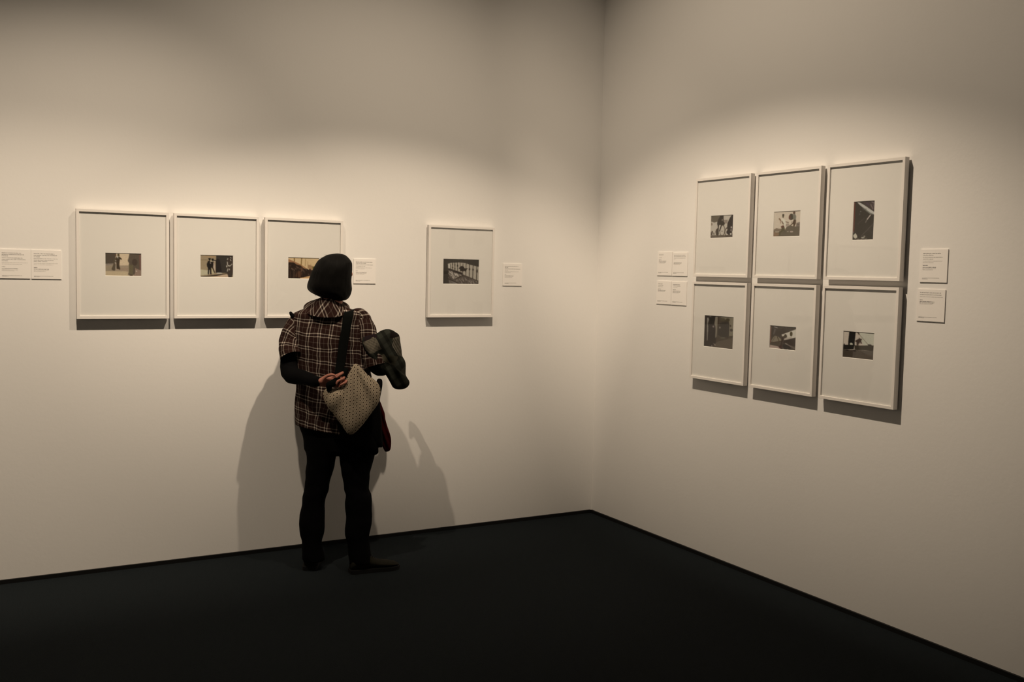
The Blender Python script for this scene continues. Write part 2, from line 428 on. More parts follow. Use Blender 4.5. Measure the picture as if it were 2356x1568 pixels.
def pic_dancers():
    G = (98, 84, 64)
    return sheet(90, 58, [(255, 225), (1840, 250), (1840, 1265), (255, 1260)], (158, 138, 110), [
        ((92, 79, 62), [(255, 225), (740, 230), (640, 700), (290, 715), (255, 720)]), ((68, 66, 48), ('l', 272, 230, 282, 720, 46)), ((140, 124, 104), [(290, 720), (580, 700), (600, 770), (290, 810)]),
        ((198, 174, 138), [(880, 250), (1310, 255), (1240, 600), (1290, 700), (1260, 780), (900, 790), (880, 600), (900, 420)]), ((150, 132, 104), [(255, 830), (600, 790), (620, 1010), (255, 1050)]),
        ((182, 160, 124), [(255, 1050), (1240, 1040), (1270, 1265), (255, 1260)]), ((156, 133, 106), [(900, 900), (1260, 900), (1260, 1060), (900, 1000)]),
        (G, [(640, 520), (720, 440), (740, 560), (700, 700), (700, 900), (680, 1020), (600, 1020), (530, 960), (590, 800), (620, 700)]),
        ((78, 64, 46), [(740, 440), (860, 400), (900, 420), (985, 500), (965, 540), (900, 510), (880, 640), (860, 760), (905, 930), (890, 980), (840, 960), (830, 940), (780, 950), (750, 930), (750, 700), (720, 600)]),
        ((202, 182, 148), ('e', 765, 330, 22, 90)), ((178, 170, 148), ('l', 790, 380, 812, 470, 38)), ((92, 78, 48), ('e', 830, 330, 45, 50)), ((110, 80, 60), ('e', 722, 330, 27, 50)),
        ((184, 170, 148), ('e', 718, 580, 20, 30)), ((184, 170, 148), [(675, 650), (720, 655), (702, 730), (682, 700)]), ((160, 146, 126), ('l', 715, 800, 710, 940, 30)),
        ((100, 86, 68), [(1310, 255), (1840, 250), (1840, 1000), (1640, 980), (1560, 880), (1560, 1180), (1450, 1200), (1400, 1250), (1240, 1180), (1280, 1100), (1280, 780), (1300, 680), (1235, 580), (1290, 380)]),
        ((84, 69, 55), ('e', 1540, 640, 120, 150)), ((110, 97, 70), [(1290, 760), (1480, 760), (1450, 1190), (1280, 1150)]), ((78, 54, 32), ('e', 1390, 1225, 66, 26)), ((118, 88, 72), [(1730, 300), (1840, 300), (1840, 1000), (1760, 960)]),
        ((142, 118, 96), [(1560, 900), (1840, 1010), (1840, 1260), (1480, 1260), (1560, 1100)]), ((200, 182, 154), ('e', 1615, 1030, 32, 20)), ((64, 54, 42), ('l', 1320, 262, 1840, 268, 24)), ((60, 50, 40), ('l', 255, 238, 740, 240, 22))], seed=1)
def pic_street():
    Wt = (178, 166, 142)
    return sheet(84, 56, [(240, 240), (1800, 270), (1790, 1310), (230, 1285)], (152, 132, 100), [
        ((130, 112, 80), ('l', 260, 480, 600, 490, 24)), ((156, 130, 94), [(300, 290), (970, 300), (960, 380), (600, 380)]), ((178, 164, 130), [(250, 920), (600, 960), (600, 1160), (240, 1200)]),
        ((64, 57, 47), [(990, 270), (1790, 280), (1790, 1060), (1480, 1090), (960, 1080)]), ((44, 36, 31), [(970, 500), (1060, 420), (1150, 480), (1200, 700), (1250, 1040), (960, 1040)]),
        ((182, 156, 124), [(700, 1290), (1300, 1170), (1520, 1150), (1560, 1310), (400, 1300)]), ((52, 38, 26), [(240, 1240), (500, 1220), (1300, 1130), (1500, 1100), (1500, 1120), (1000, 1220), (500, 1260), (240, 1290)]),
        ((176, 160, 122), [(790, 860), (850, 900), (900, 1080), (820, 1150), (770, 1080)]), ((176, 164, 140), ('e', 1130, 1095, 140, 28)), ((170, 154, 130), ('l', 662, 960, 672, 1140, 40)),
        (K, ('e', 680, 430, 65, 30)), (K, ('e', 682, 470, 40, 42)), (K, ('e', 820, 448, 60, 28)), (K, ('e', 820, 490, 42, 46)),
        ((34, 28, 22), [(600, 540), (690, 520), (730, 600), (740, 700), (800, 820), (740, 850), (760, 1150), (700, 1150), (690, 930), (650, 940), (640, 1150), (590, 1150), (600, 860), (560, 780), (545, 680)]),
        ((38, 28, 22), [(740, 560), (850, 560), (870, 640), (830, 820), (930, 1090), (880, 1060), (820, 900), (780, 830), (720, 700)]), ((188, 170, 140), ('l', 700, 540, 820, 547, 40)), ((172, 156, 136), ('l', 700, 600, 732, 655, 36)),
        ((178, 156, 134), [(850, 620), (900, 640), (950, 980), (930, 1000), (870, 820)]), ((172, 152, 130), ('e', 910, 550, 40, 30)), ((38, 28, 20), ('e', 920, 508, 62, 20)),
        ((72, 60, 48), [(1480, 480), (1640, 300), (1790, 300), (1790, 1060), (1700, 1310), (1570, 1310), (1500, 1100), (1460, 760)]), (Wt, ('l', 1505, 475, 1545, 405, 38)), (Wt, ('l', 1510, 560, 1522, 720, 40)), (Wt, ('l', 1530, 740, 1640, 765, 48)),
        (Wt, ('l', 1640, 765, 1765, 640, 32)), (Wt, ('l', 1500, 1020, 1545, 880, 38)), (Wt, ('e', 1610, 920, 20, 44)), (Wt, ('l', 1655, 360, 1705, 400, 36)), (Wt, ('l', 1650, 450, 1692, 525, 36)), (Wt, ('e', 1482, 780, 30, 52)),
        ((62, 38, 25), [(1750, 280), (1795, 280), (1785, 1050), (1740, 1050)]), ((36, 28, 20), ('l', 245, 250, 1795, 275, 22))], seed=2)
def pic_parade():
    rn = random.Random(5); s = [((150, 110, 74), [(285, 330), (560, 440), (880, 590), (1190, 790), (1190, 830), (880, 680), (560, 560), (285, 460)]),
         ((156, 124, 86), [(1200, 640), (1260, 600), (1490, 680), (1740, 720), (1740, 900), (1340, 860), (1200, 740)]), ((190, 152, 104), [(840, 1200), (1060, 1150), (1250, 1110), (1740, 1100), (1740, 1270), (840, 1265)]),
         ((54, 38, 26), [(285, 480), (560, 500), (700, 600), (880, 640), (1000, 760), (1140, 800), (1340, 840), (1700, 900), (1700, 1100), (1340, 1100), (1000, 1180), (860, 1200), (840, 1258), (280, 1258)]),
         ((132, 104, 58), ('l', 580, 270, 592, 450, 50)), ((126, 100, 56), ('l', 925, 280, 900, 610, 42)), ((156, 126, 84), ('l', 1105, 340, 1090, 660, 28)), ((160, 130, 88), ('l', 1212, 450, 1210, 640, 22)), ((160, 130, 88), ('l', 1350, 560, 1350, 660, 14)),
         ((104, 98, 40), ('e', 1470, 740, 40, 62)), ((58, 28, 20), ('e', 1310, 820, 32, 34)), ((110, 74, 50), [(880, 700), (960, 760), (960, 860), (900, 880)]), ((92, 62, 40), [(700, 900), (860, 880), (960, 1000), (860, 1190), (620, 1150)])]
    for i in range(90):
        x = rn.uniform(300, 1300); y = 540+(x-300)*.3+rn.uniform(0, 230)
        s.append((((122, 100, 80), (36, 24, 17), (84, 58, 42))[i % 3], ('e', x, y, rn.uniform(10, 24), rn.uniform(16, 42)), .7))
    for i in range(30): x = rn.uniform(300, 1000); s.append(((96, 74, 54) if i % 2 else (36, 22, 16), ('l', x, 900+rn.uniform(-60, 60), x+rn.uniform(-30, 30), 1200, 12), .6))
    s.append(((96, 70, 52), ('l', 285, 262, 1755, 300, 20)))  # mount's shade painted along the top edge
    return sheet(84, 56, [(285, 250), (1755, 290), (1740, 1270), (280, 1255)], (196, 167, 122), s, seed=3)
def pic_balcony():
    D = (56, 46, 34); rn = random.Random(8)
    s = [((168, 154, 130), [(400, 440), (540, 390), (900, 370), (1200, 400), (1380, 470), (1780, 560), (1760, 1200), (1500, 1080), (1300, 1000), (1060, 920), (1040, 840), (840, 760), (600, 680), (420, 640)]),
         ((188, 176, 154), [(440, 430), (500, 460), (520, 630), (450, 620)]), ((94, 82, 68), [(430, 690), (1000, 900), (1050, 970), (1300, 1010), (1780, 1200), (1775, 1335), (460, 1312)])]
    for x, y0, y1, w in ((525, 430, 660, 22), (620, 395, 690, 22), (720, 378, 720, 22), (835, 370, 760, 20), (950, 380, 780, 18), (1078, 420, 960, 20), (1218, 400, 990, 24), (1368, 450, 1020, 26), (1525, 490, 1090, 28), (1695, 540, 1160, 30)):
        s.append((D, ('l', x, y0, x-22*(x > 1000), y1, w)))
    for x, y, a, b in ((620, 450, 20, 42), (720, 480, 22, 50), (835, 515, 26, 56), (620, 600, 26, 30), (720, 650, 24, 44), (1362, 665, 30, 56), (1518, 690, 30, 52), (1695, 745, 34, 84)): s.append(((44, 34, 24), ('e', x, y, a, b)))
    s.append(((46, 36, 25), [(950, 560), (1020, 520), (1110, 560), (1140, 630), (1290, 625), (1240, 680), (1195, 780), (1150, 740), (1060, 765), (960, 745), (930, 650), (880, 640)]))
    for i in range(120):
        t = rn.random(); x = 440+t*560; lo = 730+t*210; hi = 1060-max(0, t-.5)*220; y = rn.uniform(lo, hi)
        s.append(((196, 180, 156) if i % 4 else D, ('l', x-22, y-34, x+22, y+34, rn.uniform(12, 22)), .85))
    for i in range(90):
        x = rn.uniform(760, 1740); y = rn.uniform(1000+(x-1000)*.24, 1310) if x > 1000 else rn.uniform(1110, 1310)
        s.append(((158, 142, 122) if i % 3 else (60, 50, 40), ('l', x-24, y-50, x+24, y+50, rn.uniform(8, 20)), .8))
    for i in range(26): x = rn.uniform(450, 800); s.append(((130, 118, 104), ('e', x, rn.uniform(1150+(x-450)*.3, 1290), 24, 18), .6))
    s += [((58, 46, 37), ('l', 430, 645, 1040, 845, 52)), ((66, 52, 38), ('l', 750, 1095, 1030, 950, 42)), ((60, 48, 37), ('l', 440, 1078, 950, 1320, 42)), ((80, 68, 54), ('l', 1040, 905, 1780, 1200, 42)), ((62, 53, 42), [(195, 205), (400, 210), (430, 700), (450, 1312), (190, 1315)])]
    return sheet(92, 64, [(210, 205), (1800, 240), (1775, 1340), (190, 1315)], (62, 54, 43), s, seed=4)
def pic_cyclists():
    B = (56, 46, 33)
    return sheet(76, 76, [(250, 270), (1385, 205), (1355, 1355), (235, 1390)], (180, 166, 142), [
        ((104, 92, 72), [(250, 270), (700, 240), (640, 430), (590, 560), (430, 610), (300, 570), (250, 560)]), ((142, 126, 106), [(900, 480), (1090, 470), (1080, 640), (950, 660)]), ((140, 122, 98), [(250, 600), (330, 640), (340, 740), (260, 760)]),
        ((102, 88, 70), [(240, 1240), (1360, 1220), (1355, 1355), (235, 1390)]), ((72, 56, 43), [(235, 1345), (1360, 1318), (1355, 1360), (235, 1395)]), ((74, 60, 45), ('l', 335, 1030, 300, 1230, 66)), ((80, 66, 50), ('l', 412, 1105, 415, 1220, 40)), ((84, 68, 54), ('l', 250, 1070, 245, 1230, 46)),
        ((78, 65, 49), [(620, 860), (520, 960), (490, 1060), (520, 1220), (590, 1250), (620, 1100)]), ((92, 78, 60), ('r', 830, 1000, 122, 265, .10)), ((110, 94, 78), ('e', 820, 1035, 35, 18)),
        (B, [(710, 250), (890, 240), (890, 420), (900, 560), (955, 640), (930, 720), (850, 745), (800, 725), (690, 720), (600, 760), (570, 680), (585, 560), (640, 430)]), ((130, 118, 98), ('e', 825, 480, 30, 55)), ((190, 176, 152), [(680, 740), (770, 730), (700, 880), (668, 930)]),
        (B, [(600, 700), (680, 720), (660, 840), (650, 1000), (660, 1180), (600, 1290), (590, 1100), (610, 900)]), (B, ('l', 790, 725, 690, 1045, 56)), ((84, 70, 54), ('r', 1065, 1080, 100, 200, .16)),
        ((53, 42, 33), [(1300, 230), (1388, 205), (1380, 430), (1350, 560), (1365, 800), (1340, 1000), (1300, 1060), (1340, 1240), (1200, 1250), (1120, 1180), (1040, 1140), (1040, 1050), (1090, 960), (1070, 820), (1085, 650), (1150, 480), (1220, 340)]),
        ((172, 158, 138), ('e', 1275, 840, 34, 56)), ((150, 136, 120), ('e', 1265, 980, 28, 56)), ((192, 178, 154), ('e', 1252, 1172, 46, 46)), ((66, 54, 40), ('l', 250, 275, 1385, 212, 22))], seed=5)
def pic_drummers():
    return sheet(76, 76, [(215, 260), (1395, 190), (1370, 1330), (205, 1350)], (194, 176, 148), [
        ((130, 112, 88), [(240, 1020), (350, 960), (430, 990), (560, 990), (560, 1080), (400, 1090), (215, 1080)]), ((128, 112, 94), [(1210, 740), (1380, 700), (1375, 900), (1200, 900)]), ((92, 78, 62), ('e', 1230, 830, 25, 20)), ((92, 78, 62), ('e', 1300, 820, 25, 20)),
        ((106, 93, 72), [(210, 1070), (300, 1090), (480, 1090), (700, 1080), (800, 900), (950, 850), (1130, 900), (1375, 880), (1370, 1330), (205, 1350)]), ((134, 108, 80), [(210, 1080), (300, 1160), (450, 1180), (520, 1260), (205, 1350)]),
        ((180, 160, 132), [(290, 1110), (480, 1110), (440, 1150), (300, 1150)]), ((172, 152, 130), ('e', 1010, 1125, 72, 28)), ((160, 144, 120), ('e', 850, 1120, 36, 20)), ((158, 140, 118), [(760, 780), (860, 760), (940, 850), (820, 880), (740, 900)]),
        ((90, 78, 55), [(590, 380), (670, 370), (665, 450), (640, 530), (610, 520), (590, 450)]), ((56, 47, 31), ('e', 630, 388, 42, 28)), ((202, 190, 162), [(530, 560), (600, 540), (700, 600), (760, 690), (740, 960), (700, 950), (660, 780), (600, 660)]),
        ((130, 104, 75), ('l', 450, 545, 525, 645, 58)), ((150, 124, 98), ('l', 520, 640, 518, 770, 28)), ((114, 94, 70), ('l', 570, 660, 652, 805, 44)), ((120, 99, 76), ('l', 740, 690, 880, 732, 34)), ((102, 66, 50), [(530, 900), (620, 850), (680, 860), (690, 930), (560, 950)]),
        ((92, 82, 54), [(570, 950), (700, 920), (720, 1060), (640, 1100), (540, 1180), (520, 1280), (460, 1280), (470, 1160), (560, 1060)]), ((98, 86, 66), [(660, 1060), (740, 1060), (770, 1200), (680, 1150)]),
        ((76, 68, 50), ('e', 985, 480, 105, 135)), ((104, 70, 52), ('e', 918, 500, 46, 96)), ((92, 66, 48), ('e', 1105, 300, 50, 55)), ((120, 114, 94), [(1040, 370), (1150, 350), (1195, 450), (1180, 600), (1080, 610), (1060, 520)]),
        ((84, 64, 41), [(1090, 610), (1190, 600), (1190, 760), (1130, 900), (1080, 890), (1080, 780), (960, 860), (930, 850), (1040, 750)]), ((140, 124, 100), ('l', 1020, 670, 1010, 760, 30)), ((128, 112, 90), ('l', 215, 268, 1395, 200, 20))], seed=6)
def pic_masts():
    return sheet(52, 98, [(150, 135), (850, 105), (805, 1425), (110, 1440)], (60, 52, 40), [
        ((106, 58, 40), [(150, 140), (200, 150), (175, 1140), (120, 1140)]), ((78, 64, 56), [(400, 130), (850, 105), (850, 480), (560, 290)]), ((120, 104, 92), ('l', 700, 230, 780, 400, 42)), ((124, 108, 98), ('l', 735, 150, 820, 200, 40)), ((92, 74, 82), ('l', 560, 180, 650, 260, 30)), ((104, 88, 78), ('l', 790, 220, 830, 420, 26)),
        ((182, 172, 152), [(250, 150), (340, 165), (500, 260), (850, 510), (845, 600), (700, 520), (520, 380), (330, 240)]), ((122, 118, 100), [(330, 240), (520, 380), (700, 520), (800, 600), (690, 565), (500, 410)]), ((112, 106, 92), ('l', 485, 350, 450, 415, 20)), ((122, 116, 100), ('e', 380, 470, 20, 22)), ((86, 80, 68), ('e', 345, 560, 36, 22)), ((120, 112, 96), ('e', 550, 395, 18, 20)),
        ((196, 178, 158), ('l', 705, 585, 590, 745, 30)), ((124, 114, 98), ('l', 590, 745, 540, 845, 26)), ((106, 96, 84), ('l', 820, 860, 400, 1300, 14)), ((86, 74, 62), ('l', 510, 690, 260, 910, 20)), ((90, 78, 68), ('l', 610, 1080, 770, 1190, 12)),
        ((188, 176, 148), [(215, 1190), (260, 1260), (280, 1330), (215, 1390), (150, 1330), (140, 1270)]), ((156, 146, 124), ('e', 460, 1350, 62, 28)), ((166, 154, 130), ('e', 510, 1300, 30, 20)), ((134, 122, 102), ('l', 530, 1402, 592, 1368, 20)), ((202, 172, 152), ('e', 410, 1422, 26, 16)), ((112, 100, 84), ('e', 300, 1400, 50, 24)), ((140, 120, 110), ('e', 140, 1165, 22, 22))], seed=7)
def pic_doorway():
    return sheet(76, 82, [(190, 155), (1290, 235), (1250, 1440), (155, 1330)], (84, 72, 55), [
        ((58, 47, 37), [(190, 160), (700, 190), (660, 800), (600, 1340), (160, 1330)]), ((138, 128, 110), [(280, 260), (340, 260), (360, 340), (310, 480), (350, 640), (340, 740), (320, 800), (310, 1100), (280, 1120)]), ((132, 120, 98), [(600, 220), (690, 210), (680, 520), (650, 960), (590, 1030), (610, 700), (590, 560), (560, 500)]),
        ((40, 34, 25), [(370, 240), (590, 230), (590, 340), (540, 480), (520, 560), (400, 520), (390, 380)]), ((52, 42, 34), [(330, 520), (480, 500), (580, 640), (600, 1050), (330, 1150)]), ((136, 122, 108), ('e', 525, 590, 34, 34)), ((150, 140, 124), ('l', 370, 200, 440, 215, 26)), ((64, 46, 31), [(690, 200), (750, 210), (720, 480), (690, 640)]),
        ((130, 118, 94), [(750, 230), (1290, 240), (1260, 920), (1110, 940), (1120, 500), (1100, 400)]), ((92, 82, 59), ('e', 880, 330, 82, 62)), ((80, 70, 47), ('e', 1060, 340, 72, 56)), ((66, 57, 46), [(760, 500), (840, 430), (1050, 400), (1120, 500), (1110, 700), (1080, 1000), (850, 960), (700, 900), (720, 600)]),
        ((142, 130, 110), ('e', 770, 625, 24, 40)), ((114, 108, 88), ('l', 790, 1010, 960, 1010, 26)), ((92, 80, 64), ('e', 720, 940, 42, 30)), ((70, 55, 40), ('e', 1160, 560, 24, 40)), ((80, 68, 56), ('e', 1190, 720, 50, 50)), ((102, 88, 70), [(700, 1150), (1260, 1000), (1250, 1440), (480, 1370), (560, 1250)]),
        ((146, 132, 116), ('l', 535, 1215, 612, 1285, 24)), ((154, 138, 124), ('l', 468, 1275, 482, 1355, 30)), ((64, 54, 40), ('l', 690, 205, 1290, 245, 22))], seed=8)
def pic_deck():
    return sheet(76, 72, [(255, 170), (1490, 265), (1465, 1365), (225, 1245)], (92, 80, 63), [
        ((84, 73, 60), [(260, 180), (1490, 270), (1480, 340), (1150, 440), (900, 540), (780, 640), (700, 760), (300, 700), (330, 500)]), ((154, 140, 124), ('l', 450, 250, 610, 300, 42)), ((108, 96, 84), ('l', 500, 340, 430, 600, 68)),
        ((202, 188, 162), [(810, 600), (880, 590), (1290, 430), (1480, 360), (1470, 740), (1290, 790), (930, 870), (930, 800), (1060, 740), (1050, 640), (880, 680), (830, 700)]), ((88, 76, 48), ('e', 1250, 580, 60, 110)), ((86, 74, 55), ('e', 985, 680, 60, 90)), ((182, 166, 142), ('l', 940, 830, 1280, 750, 70)),
        ((68, 55, 42), [(920, 880), (1470, 750), (1465, 1160), (1300, 1130), (1050, 1040), (880, 1010)]), ((140, 126, 102), [(480, 660), (640, 700), (800, 840), (760, 960), (330, 980), (320, 880)]), ((106, 92, 74), ('l', 350, 970, 510, 690, 24)), ((86, 72, 48), ('l', 600, 700, 692, 915, 34)), ((80, 62, 44), ('l', 325, 995, 830, 912, 38)), ((86, 72, 52), ('l', 682, 945, 620, 1135, 34)),
        ((176, 152, 130), [(260, 1080), (640, 1160), (800, 1290), (240, 1230)]), ((68, 49, 38), [(820, 740), (900, 760), (880, 900), (840, 1010), (820, 1240), (740, 1260), (690, 1180), (760, 1080), (800, 920)]), ((72, 36, 30), ('e', 750, 1190, 60, 60)), ((60, 51, 42), [(860, 1060), (1000, 1060), (1250, 1200), (1230, 1320), (1000, 1320), (850, 1180)]),
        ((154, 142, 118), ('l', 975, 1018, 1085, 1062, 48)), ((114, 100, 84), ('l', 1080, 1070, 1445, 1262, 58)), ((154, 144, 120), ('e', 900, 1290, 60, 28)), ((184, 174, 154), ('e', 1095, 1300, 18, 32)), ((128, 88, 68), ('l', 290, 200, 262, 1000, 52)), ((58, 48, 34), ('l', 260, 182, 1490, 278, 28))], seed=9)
def pic_quay():
    return sheet(76, 70, [(195, 190), (1415, 290), (1365, 1345), (165, 1225)], (196, 178, 152), [
        ((192, 182, 154), [(820, 260), (1410, 300), (1390, 760), (1000, 760), (900, 600)]), ((20, 17, 12), [(430, 205), (680, 225), (640, 640), (640, 770), (390, 770), (390, 600)]), ((194, 184, 154), ('e', 510, 712, 64, 50)),
        ((32, 27, 21), [(200, 740), (640, 745), (600, 910), (190, 920)]), ((30, 24, 18), [(190, 760), (235, 680), (262, 760)]), ((72, 61, 46), [(640, 760), (860, 770), (1400, 765), (1390, 980), (1000, 950), (640, 940)]), ((102, 90, 74), [(190, 920), (640, 940), (1390, 980), (1365, 1345), (165, 1225)]), ((78, 66, 51), [(190, 930), (580, 960), (560, 1240), (165, 1220)]),
        ((80, 63, 51), [(650, 600), (720, 550), (800, 510), (820, 465), (850, 510), (935, 515), (900, 570), (900, 620), (930, 690), (880, 695), (850, 620), (840, 680), (800, 700), (790, 760), (720, 760), (715, 640)]), ((76, 62, 45), ('l', 750, 240, 822, 345, 48)), ((116, 98, 76), ('l', 820, 340, 1165, 742, 13)), ((62, 51, 40), [(1160, 720), (1280, 730), (1300, 775), (1160, 775)]),
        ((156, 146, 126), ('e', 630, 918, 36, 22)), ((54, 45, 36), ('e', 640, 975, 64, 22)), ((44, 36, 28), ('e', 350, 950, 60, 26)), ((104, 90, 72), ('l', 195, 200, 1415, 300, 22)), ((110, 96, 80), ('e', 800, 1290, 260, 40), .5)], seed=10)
def frame_parts(root, T):
    """moulding, glass and backing in the wall's own directions"""
    def prism(lo, li, d0, d1):
        x0, x1, z0, z1 = lo; a0, a1, c0, c1 = li
        V = []
        for d in (d0, d1):
            V += [T(x0, d, z0), T(x1, d, z0), T(x1, d, z1), T(x0, d, z1), T(a0, d, c0), T(a1, d, c0), T(a1, d, c1), T(a0, d, c1)]
        Fc = []
        for i in range(4):
            j = (i+1) % 4
            Fc += [(i, j, j+4, i+4), (8+j, 8+i, 12+i, 12+j), (j, i, 8+i, 8+j), (i+4, j+4, 12+j, 12+i)]
        return V, Fc
    V, Fc = prism((0, FW_, 0, FH), (FB, FW_-FB, FB, FH-FB), FD-FT, FD)
    fr = obj('frame', V, Fc, M['frame'], root, smooth=False)
    bv = fr.modifiers.new('bevel', 'BEVEL'); bv.width = .0007; bv.segments = 2
    def slab(name, x0, x1, z0, z1, d0, d1, mat, par=root):
        V = [T(x, d, z) for z in (z0, z1) for d in (d0, d1) for x in (x0, x1)]
        Fc = [(0, 1, 3, 2), (4, 6, 7, 5), (0, 4, 5, 1), (2, 3, 7, 6), (0, 2, 6, 4), (1, 5, 7, 3)]
        return obj(name, V, Fc, mat, par, smooth=False)
    slab('glass_pane', FB*.6, FW_-FB*.6, FB*.6, FH-FB*.6, GL, GL+.0012, M['glass'])
    b = slab('backing_board', FB*.5, FW_-FB*.5, FB*.5, FH-FB*.5, FD-FT+.001, .0215, M['backing'])
    slab('hanging_rail', FW_*.25, FW_*.75, FH*.8, FH*.87, .0005, FD-FT+.001, M['backing'], b)
def picture(side, x0, z0, quad, pic, label, group):
    T = to_world(side, x0, z0)
    base = T(FW_/2, 0, 0)
    root = thing('framed_photograph', label, 'framed photograph', base, group)
    frame_parts(root, T)
    # window from the print's corners in the photograph
    L = []
    for (u, v) in quad:
        if side == 'L': q = P(u, v, -PT); L.append((q.x-x0, q.z-z0))
        else: q = PR(u, v, -PT); L.append((x0-q.y, q.z-z0))
    a0 = (L[0][0]+L[3][0])/2; a1 = (L[1][0]+L[2][0])/2; c1 = (L[0][1]+L[1][1])/2; c0 = (L[2][1]+L[3][1])/2
    bev = .0016; V = []; e = FB*.7
    rects = [((e, FW_-e, e, FH-e), MT), ((a0-bev, a1+bev, c0-bev, c1+bev), MT), ((a0, a1, c0, c1), PT+.0002)]
    for (xa, xb, za, zb), d in rects: V += [T(xa, d, za), T(xb, d, za), T(xb, d, zb), T(xa, d, zb)]
    Fc = []
    for k in (0, 1):
        for i in range(4):
            j = (i+1) % 4; Fc.append((k*4+i, k*4+j, k*4+4+j, k*4+4+i))
    # a back sheet gives the board its thickness
    V += [T(e, PT-.0028, e), T(FW_-e, PT-.0028, e), T(FW_-e, PT-.0028, FH-e), T(e, PT-.0028, FH-e)]
    for i in range(4): j = (i+1) % 4; Fc.append((j, i, 12+i, 12+j))
    Fc.append((12, 15, 14, 13))
    o = obj('mount', V, Fc, [M['mat'], M['bevel']], root, smooth=False)
    for i in range(4, 8): o.data.polygons[i].material_index = 1
    img = to_albedo(pic()); ny, nx = img.shape[:2]
    V = []; cols = []
    for r in range(ny):
        for c in range(nx):
            V.append(T(a0-.0015+(a1-a0+.003)*c/(nx-1), PT-.0002, c1+.0015-(c1-c0+.003)*r/(ny-1))); cols.append(img[r, c])
    Fc = [(r*nx+c, (r+1)*nx+c, (r+1)*nx+c+1, r*nx+c+1) for r in range(ny-1) for c in range(nx-1)]
    n = len(V); V += [V[0], V[nx-1], V[nx*ny-1], V[nx*(ny-1)]]; sh = T(0, 0, 0)-T(0, .0006, 0)
    V[n:] = [q+sh for q in V[n:]]; cols += [(.7, .7, .68)]*4; Fc.append((n, n+1, n+2, n+3))
    obj('photographic_print', V, Fc, M['print'], root, cols=cols, smooth=False)
    return root
LZ = 1.3000
GLf = 'white framed photographs in a row on the left wall'
picture('L', -3.1349, LZ, [(242.8, 581.8), (324.5, 583.8), (324.5, 634), (242.8, 634)], pic_dancers, 'white framed photograph of a dancing couple, leftmost on the long wall', GLf)
picture('L', -2.6701, LZ, [(461.5, 586.8), (536, 588), (535.5, 637.5), (461.5, 636.5)], pic_street, 'white framed photograph of hatted men beside a dark doorway, second from the left', GLf)
picture('L', -2.1975, LZ, [(663.3, 592.3), (734, 594), (733, 641), (663.3, 640.3)], pic_parade, 'white framed sepia photograph of a crowd under tall masts, partly hidden by the visitor', GLf)
picture('L', -1.2289, LZ, [(1020.5, 595.5), (1102, 597.5), (1100.5, 653.5), (1019.5, 652)], pic_balcony, 'white framed photograph of a patterned iron railing, hanging alone between visitor and corner', GLf)
GRf = 'white framed photographs in a block of six on the right wall'
RZ0, RZ1 = 1.0032, 1.5752; RY = (-.9956, -1.4759, -1.9564)
picture('R', RY[0], RZ1, [(1636, 497), (1687, 494), (1685.5, 545.5), (1635.5, 547)], pic_cyclists, 'white framed photograph of two dark cyclists, upper row nearest the corner', GRf)
picture('R', RY[1], RZ1, [(1780.8, 488), (1841.3, 484.5), (1840, 542.5), (1780.5, 543.5)], pic_drummers, 'white framed photograph of a striding man against pale sky, upper row middle', GRf)
picture('R', RY[2], RZ1, [(1965, 464.5), (2012, 461.8), (2009, 550.5), (1962.5, 551.5)], pic_masts, 'white framed tall narrow dark photograph with a pale diagonal bar, upper row right end', GRf)
picture('R', RY[0], RZ0, [(1621.5, 725.3), (1688, 729.5), (1685.5, 802.5), (1620, 796)], pic_doorway, 'white framed dark upright photograph of figures in a doorway, lower row nearest the corner', GRf)
picture('R', RY[1], RZ0, [(1772.3, 748.5), (1831.5, 753), (1829.8, 805.5), (1771, 799.8)], pic_deck, 'white framed photograph with diagonal shapes and a bright band, lower row middle', GRf)
picture('R', RY[2], RZ0, [(1941, 761), (2011.5, 767), (2008.5, 827.5), (1940, 820.5)], pic_quay, 'white framed photograph of a dark post by a quay, lower row right end', GRf)

